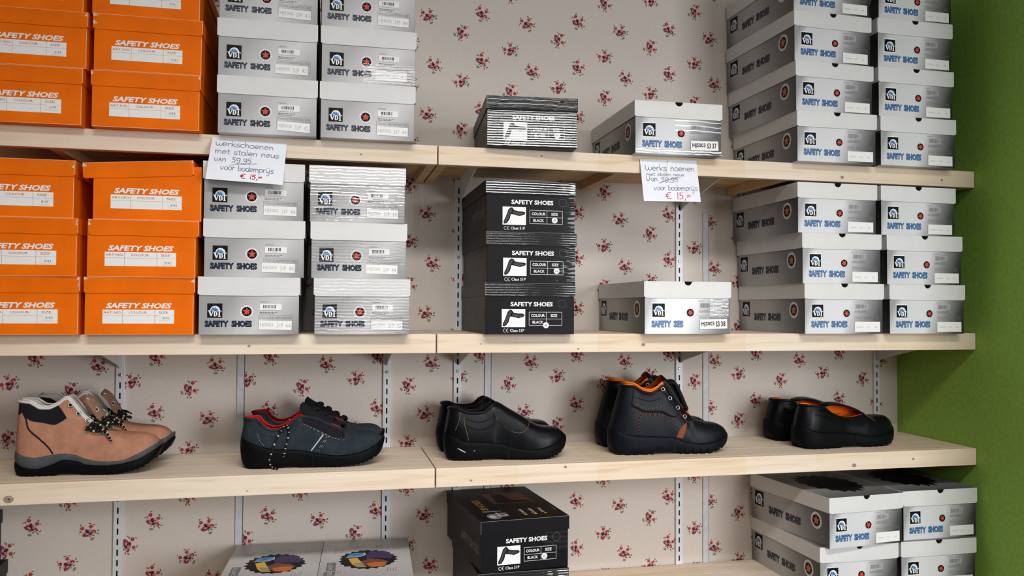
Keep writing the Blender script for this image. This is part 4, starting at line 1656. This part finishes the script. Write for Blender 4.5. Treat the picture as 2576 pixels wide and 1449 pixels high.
for k in range(7):
    c = Vector((.160 + rn.uniform(-.014, .035), rn.uniform(-.035, .02), .108 + rn.uniform(-.012, .008)))
    pts = []
    for i in range(9):
        pts.append(c + Vector((rn.uniform(-.016, .016), rn.uniform(-.014, .014), rn.uniform(-.013, .010))))
    tube(mb, smooth_path(pts, 8), .0024, 'lace_black', 7, mat2='lace_fleck', dash=9)
tube(mb, smooth_path([(.17, -.035, .098), (.185, -.043, .090), (.192, -.046, .080), (.197, -.047, .072)], 6), .0023, 'lace_black', 7, mat2='lace_fleck', dash=4)
mb.build('laces', t)
for x, z in eyes:
    for s in (-1, 1):
        p = S.at(x, z, s, .0015)
        mk = ring(p, .0042, .0016, 'steel_ring', (.1, s, .25))
        mk.build('eyelet', t)
place_pair(t, .108, .222, .006, 0, 0, ('tan suede ankle boot with black collar pad, the nearer one of the pair', 'tan suede ankle boot standing behind its twin, against the wallpaper'), 'boot')

# ---- slate grey low lace-ups
X = -.423
S = Shoe(0, .316, .222,
         bot=sh([(-.423, .024), (-.415, .007), (-.404, 0), (-.332, 0), (-.328, .003), (-.300, .003), (-.29, 0), (-.227, 0), (-.176, .003), (-.134, .015), (-.115, .030), (-.107, .050)], X),
         stop=sh([(-.423, .068), (-.415, .064), (-.401, .058), (-.377, .049), (-.344, .042), (-.294, .039), (-.253, .031), (-.211, .026), (-.168, .031), (-.134, .043), (-.114, .056), (-.107, .062)], X),
         collar=sh([(-.423, .107), (-.395, .107), (-.383, .096), (-.369, .086), (-.354, .082), (-.338, .084), (-.313, .097), (-.293, .112), (-.27, .110), (-.235, .094), (-.201, .080)], X),
         top=sh([(-.201, .082), (-.19, .077), (-.168, .072), (-.15, .073), (-.135, .072), (-.122, .067), (-.112, .058), (-.107, .050)], X),
         lean=.017, ratio=(.84, .72, .52), lugs=((.05, .09, .012, .002), (.17, .30, .010, .0025)))
t = shoe_root('lace_up_shoe', 'shoe', X, 'pair of slate work shoes')
S.upper('suede_slate', 'suede_slate', .0036).build('upper', t)
S.sole(S.fb, S.fs, 'black_rubber', 1.05, .003).build('outsole', t)
S.lining('red_lining', .0025).build('lining', t)
S.pair('eyestay', t, lambda mb, sides: S.patch(mb, .134, .226, sh([(-.289, .098), (-.27, .090), (-.24, .076), (-.215, .064), (-.197, .062)], X), None, 'black_fabric', .0014, 26, 8, sides))
tongue(sh([(-.203, .086), (-.226, .104), (-.253, .119), (-.276, .132), (-.290, .142)], X), .027, 'black_fabric', .006, parent=t, flare=1.05, curl=.38)
S.pair('reflective_stripe', t, lambda mb, sides: tube(mb, [S.at(-.244 - X - .027 * k / 8, .072 - .036 * k / 8, sides[0], .0008) for k in range(9)], .0016, 'reflective_grey', 6))
for sd_ in (-1, 1):
    mb = MB()
    S.seam(mb, sh([(-.236, .068), (-.258, .036)], X), .0006, 'thread_grey', dash=2, mat2='suede_slate', sides=(sd_,))
    S.seam(mb, sh([(-.232, .068), (-.254, .036)], X), .0006, 'thread_grey', dash=2, mat2='suede_slate', sides=(sd_,))
    S.seam(mb, sh([(-.290, .096), (-.27, .087), (-.24, .072), (-.215, .062), (-.196, .059)], X), .0007, 'thread_grey', dash=2, mat2='suede_slate', sides=(sd_,))
    S.seam(mb, sh([(-.388, .076), (-.382, .062), (-.371, .050)], X), .0007, 'thread_grey', dash=2, mat2='suede_slate', sides=(sd_,))
    S.seam(mb, sh([(-.382, .078), (-.365, .070), (-.34, .069)], X), .0005, 'black_fabric', sides=(sd_,))
    mb.build('stitching', t)
mb = MB()
eyes = sh([(-.272, .104), (-.252, .096), (-.232, .086), (-.214, .075)], X)
lace_rows(mb, S, eyes, .0026, dash=6)
for k in range(4):
    x = .150 + .019 * k
    tube(mb, smooth_path([(x, -.022, .112 - .010 * k), (x + .010, -.012, .126 - .011 * k), (x + .018, .004, .122 - .012 * k), (x + .010, .018, .114 - .011 * k)], 6), .0042, 'lace_black', 7, mat2='lace_black')
# one lace hangs down over the side to the shelf
hang = [(.112, -.026, .083), (.096, -.030, .094), (.092, -.037, .088)] + [tuple(S.at(a, b, -1, .0028)) for a, b in ((.084, .076), (.075, .058))] + [(.068, -.042, .034), (.064, -.043, .020), (.067, -.044, .008), (.074, -.050, .0028), (.082, -.058, .0026)]
tube(mb, smooth_path(hang, 7), .0022, 'lace_black', 7, mat2='lace_fleck', dash=6)
hang = [(.096, -.030, .094), (.104, -.035, .086)] + [tuple(S.at(a, b, -1, .0028)) for a, b in ((.104, .074), (.101, .058), (.098, .046))] + [(.096, -.042, .034), (.094, -.043, .026)]
tube(mb, smooth_path(hang, 7), .0022, 'lace_black', 7, mat2='lace_fleck', dash=6)
mb.build('laces', t)
place_pair(t, .103, .216, .008, 0, 0, ('slate grey suede lace-up shoe with a lace hanging to the shelf, nearer one', 'slate grey suede lace-up shoe standing behind its twin'), 'shoe')

# ---- black slip-ons
X = .034
S = Shoe(0, .296, .118,
         bot=sh([(.034, .030), (.038, .010), (.046, .002), (.052, 0), (.116, 0), (.125, .004), (.16, .004), (.18, 0), (.27, 0), (.305, .010), (.322, .024), (.330, .040)], X),
         stop=sh([(.034, .064), (.05, .058), (.082, .045), (.124, .043), (.167, .038), (.206, .027), (.244, .024), (.279, .030), (.305, .039), (.322, .048), (.330, .052)], X),
         collar=sh([(.034, .119), (.056, .118), (.078, .111), (.105, .109), (.128, .111), (.140, .121), (.152, .130)], X),
         top=sh([(.152, .133), (.162, .130), (.19, .114), (.222, .096), (.241, .085), (.269, .074), (.296, .071), (.31, .068), (.32, .060), (.330, .050)], X),
         lean=.018, ratio=(.84, .72, .60), lugs=((.0, .08, .013, .002), (.15, .29, .010, .0025)))
t = shoe_root('slip_on_shoe', 'shoe', X, 'pair of black slip-on shoes')
S.upper('black_leather', 'black_leather', .0036).build('upper', t)
S.sole(S.fb, S.fs, 'black_rubber', 1.05, .003).build('outsole', t)
S.lining('black_fabric', .001).build('lining', t)
mb = MB()
S.patch(mb, .1185, .200, sh([(.152, .102), (.158, .092), (.175, .078), (.192, .067), (.213, .064), (.227, .073), (.234, .084)], X), None, 'black_leather', .0026, 34, 12, over=True)
mb.build('front_flap', t)
for sd_ in (-1, 1):
    mb = MB()
    S.seam(mb, sh([(.153, .128), (.153, .102), (.160, .090), (.192, .066), (.213, .063), (.227, .072), (.234, .084)], X), .0005, 'thread_tan', off=.0016, sides=(sd_,))
    S.seam(mb, sh([(.062, .112), (.061, .095), (.055, .070)], X), .0005, 'thread_tan', sides=(sd_,))
    S.seam(mb, sh([(.072, .102), (.075, .085), (.084, .060), (.088, .047)], X), .0006, 'thread_tan', sides=(sd_,))
    S.seam(mb, sh([(.080, .082), (.10, .073), (.125, .072), (.146, .082)], X), .0011, 'black_rubber', sides=(sd_,))
    S.seam(mb, sh([(.078, .098), (.10, .089), (.125, .090), (.146, .100)], X), .0009, 'black_rubber', sides=(sd_,))
    mb.build('stitching', t)
for s in (-1, 1):
    mb = MB()
    for xa, xb, za, zb, r in ((.028, .047, .030, .020, .0014), (.066, .069, .023, .024, .0012)):
        tube(mb, [(xa + (xb - xa) * k / 6, s * (S.w(xa + (xb - xa) * k / 6) * 1.05 + .0030), za + (zb - za) * k / 6) for k in range(7)], [r * (.4 + .6 * math.sin(math.pi * (k + .5) / 7)) for k in range(7)], 'reflective_grey', 6)
    mb.build('sole_inlay', t)
place_pair(t, .115, .228, -.002, -1.5, 0, ('black leather slip-on shoe with a plain front flap, nearer one', 'black leather slip-on shoe standing behind its twin'), 'shoe')

# ---- black ankle boots with orange lining
X = .443
S = Shoe(0, .312, .206,
         bot=sh([(.443, .020), (.450, .006), (.460, 0), (.546, 0), (.548, .005), (.612, .005), (.615, 0), (.685, 0), (.717, .007), (.745, .022), (.755, .034)], X),
         stop=sh([(.443, .066), (.46, .058), (.483, .050), (.52, .046), (.557, .044), (.594, .042), (.632, .030), (.669, .026), (.708, .030), (.737, .039), (.755, .047)], X),
         collar=sh([(.443, .167), (.475, .166), (.494, .160), (.522, .151), (.545, .149), (.562, .156), (.580, .168), (.592, .152), (.612, .126), (.632, .102), (.649, .088)], X),
         top=sh([(.649, .090), (.661, .083), (.684, .076), (.703, .072), (.722, .070), (.737, .064), (.748, .055), (.755, .045)], X),
         lean=.029, ratio=(.86, .74, .52), lugs=((.0, .10, .022, .005), (.175, .29, .020, .006)))
t = shoe_root('ankle_boot', 'boot', X, 'pair of black boots with orange lining')
S.upper('blue_black_leather', 'blue_black_leather', .0034).build('upper', t)
S.sole(S.fb, S.fs, 'blue_black_rubber', 1.05, .003).build('outsole', t)
S.lining('orange_lining', .008).build('lining', t)
cl = [(.478, .118), (.494, .112), (.522, .103), (.565, .101), (.585, .093), (.600, .089), (.614, .096), (.619, .101)]
S.pair('collar_pad', t, lambda mb, sides: S.patch(mb, .034, .172, sh(cl, X), sh([(.474, .1655), (.494, .1585), (.522, .1495), (.545, .1475), (.562, .1535), (.573, .155), (.585, .140), (.600, .121), (.617, .103)], X), 'blue_black_leather', .0034, 40, 12, sides))
for sd_ in (-1, 1):
    mb = MB()
    S.seam(mb, sh([(a, b - .003) for a, b in cl], X), .0008, 'thread_rust', dash=2, mat2='black_leather', sides=(sd_,))
    S.seam(mb, sh([(a, b - .006) for a, b in cl[:6]], X), .0007, 'thread_rust', dash=2, mat2='black_leather', sides=(sd_,))
    S.seam(mb, sh([(.484, .140), (.50, .136), (.53, .130), (.55, .131), (.566, .137)], X), .0008, 'black_rubber', off=.0036, sides=(sd_,))
    S.seam(mb, sh([(.484, .122), (.50, .118), (.53, .112), (.55, .113), (.578, .120)], X), .0008, 'thread_tan', off=.0036, dash=2, mat2='black_leather', sides=(sd_,))
    S.seam(mb, sh([(.508, .100), (.507, .075), (.511, .050)], X), .0009, 'thread_rust', dash=2, mat2='black_leather', sides=(sd_,))
    S.seam(mb, sh([(.575, .152), (.59, .132), (.612, .108), (.628, .086), (.64, .076), (.655, .080)], X), .0007, 'thread_rust', sides=(sd_,))
    mb.build('stitching', t)
S.pair('side_stripe', t, lambda mb, sides: S.patch(mb, .163, .190, [(.163, .041), (.176, .038), (.190, .068)], [(.163, .044), (.176, .066), (.190, .076)], 'thread_rust', .0006, 12, 4, sides))
tongue(sh([(.652, .092), (.637, .116), (.620, .146), (.601, .174), (.582, .192)], X), .024, 'blue_black_leather', .005, parent=t, flare=1.15, mat_in='orange_lining', curl=.40)
mb = MB()
eyes = sh([(.574, .158), (.592, .136), (.612, .112), (.630, .090)], X)
lace_rows(mb, S, eyes, .0024, mat2='lace_black')
for y0, dz in ((-.024, 0), (-.012, .004), (.004, .002)):
    tube(mb, smooth_path([(.150, y0 + .01, .170 + dz), (.164, y0, .172 + dz), (.176, y0 - .003, .150 + dz), (.190, y0 - .004, .118 + dz), (.196, y0, .108 + dz), (.186, y0 + .006, .112 + dz), (.174, y0 + .006, .138 + dz)], 6), .0048, 'lace_black', 7)
mb.build('laces', t)
for x, z in eyes:
    for s in (-1, 1):
        ring(S.at(x, z, s, .0026), .0044, .0015, 'steel_ring', (.1, s, .3)).build('eyelet', t)
place_pair(t, .110, .226, .006, 0, 0, ('black leather ankle boot with orange lining and rust stitching, nearer one', 'black leather ankle boot with orange lining, standing behind its twin'), 'boot')

# ---- low black shoes with orange lining
X = .945
S = Shoe(0, .305, .200,
         bot=sh([(.945, .024), (.955, .006), (.965, 0), (1.055, 0), (1.062, .003), (1.12, .003), (1.125, 0), (1.19, 0), (1.22, .006), (1.24, .018), (1.250, .032)], X),
         stop=sh([(.945, .058), (.96, .054), (.99, .045), (1.04, .041), (1.10, .036), (1.15, .029), (1.19, .030), (1.22, .036), (1.24, .044), (1.250, .050)], X),
         collar=sh([(.945, .110), (.985, .109), (1.003, .106), (1.03, .092), (1.06, .079), (1.09, .074), (1.115, .076), (1.145, .082)], X),
         top=sh([(1.145, .086), (1.16, .079), (1.178, .074), (1.20, .076), (1.218, .076), (1.232, .070), (1.243, .060), (1.250, .048)], X),
         lean=.028, ratio=(.84, .80, .62), lugs=((.0, .10, .020, .003), (.17, .29, .018, .003)))
t = shoe_root('slip_on_shoe', 'shoe', X, 'pair of low black shoes with orange lining')
S.upper('black_leather', 'black_leather', .0034).build('upper', t)
S.sole(S.fb, S.fs, 'black_rubber', 1.05, .003).build('outsole', t)
S.lining('orange_lining', .001).build('lining', t)
tongue(sh([(1.190, .073), (1.165, .083), (1.140, .096), (1.110, .106), (1.080, .113), (1.050, .114), (1.030, .109)], X), .024, 'black_leather', .004, parent=t, flare=1.0, mat_in='orange_lining', curl=.16, name='front_flap', yoff=.012, skirt=.030)
for sd_ in (-1, 1):
    mb = MB()
    S.seam(mb, sh([(.985, .100), (1.01, .095), (1.04, .084), (1.07, .074)], X), .0012, 'black_rubber', sides=(sd_,))
    S.seam(mb, sh([(.975, .088), (1.0, .083), (1.03, .074)], X), .0012, 'black_rubber', sides=(sd_,))
    S.seam(mb, sh([(1.145, .083), (1.16, .074), (1.172, .064)], X), .0008, 'thread_rust', sides=(sd_,))
    mb.build('stitching', t)
place_pair(t, .096, .234, -.004, 7.0, 2.0, ('low black shoe with orange lining and an open front flap, nearer one', 'low black shoe with orange lining standing behind its twin, by the green wall'), 'shoe')
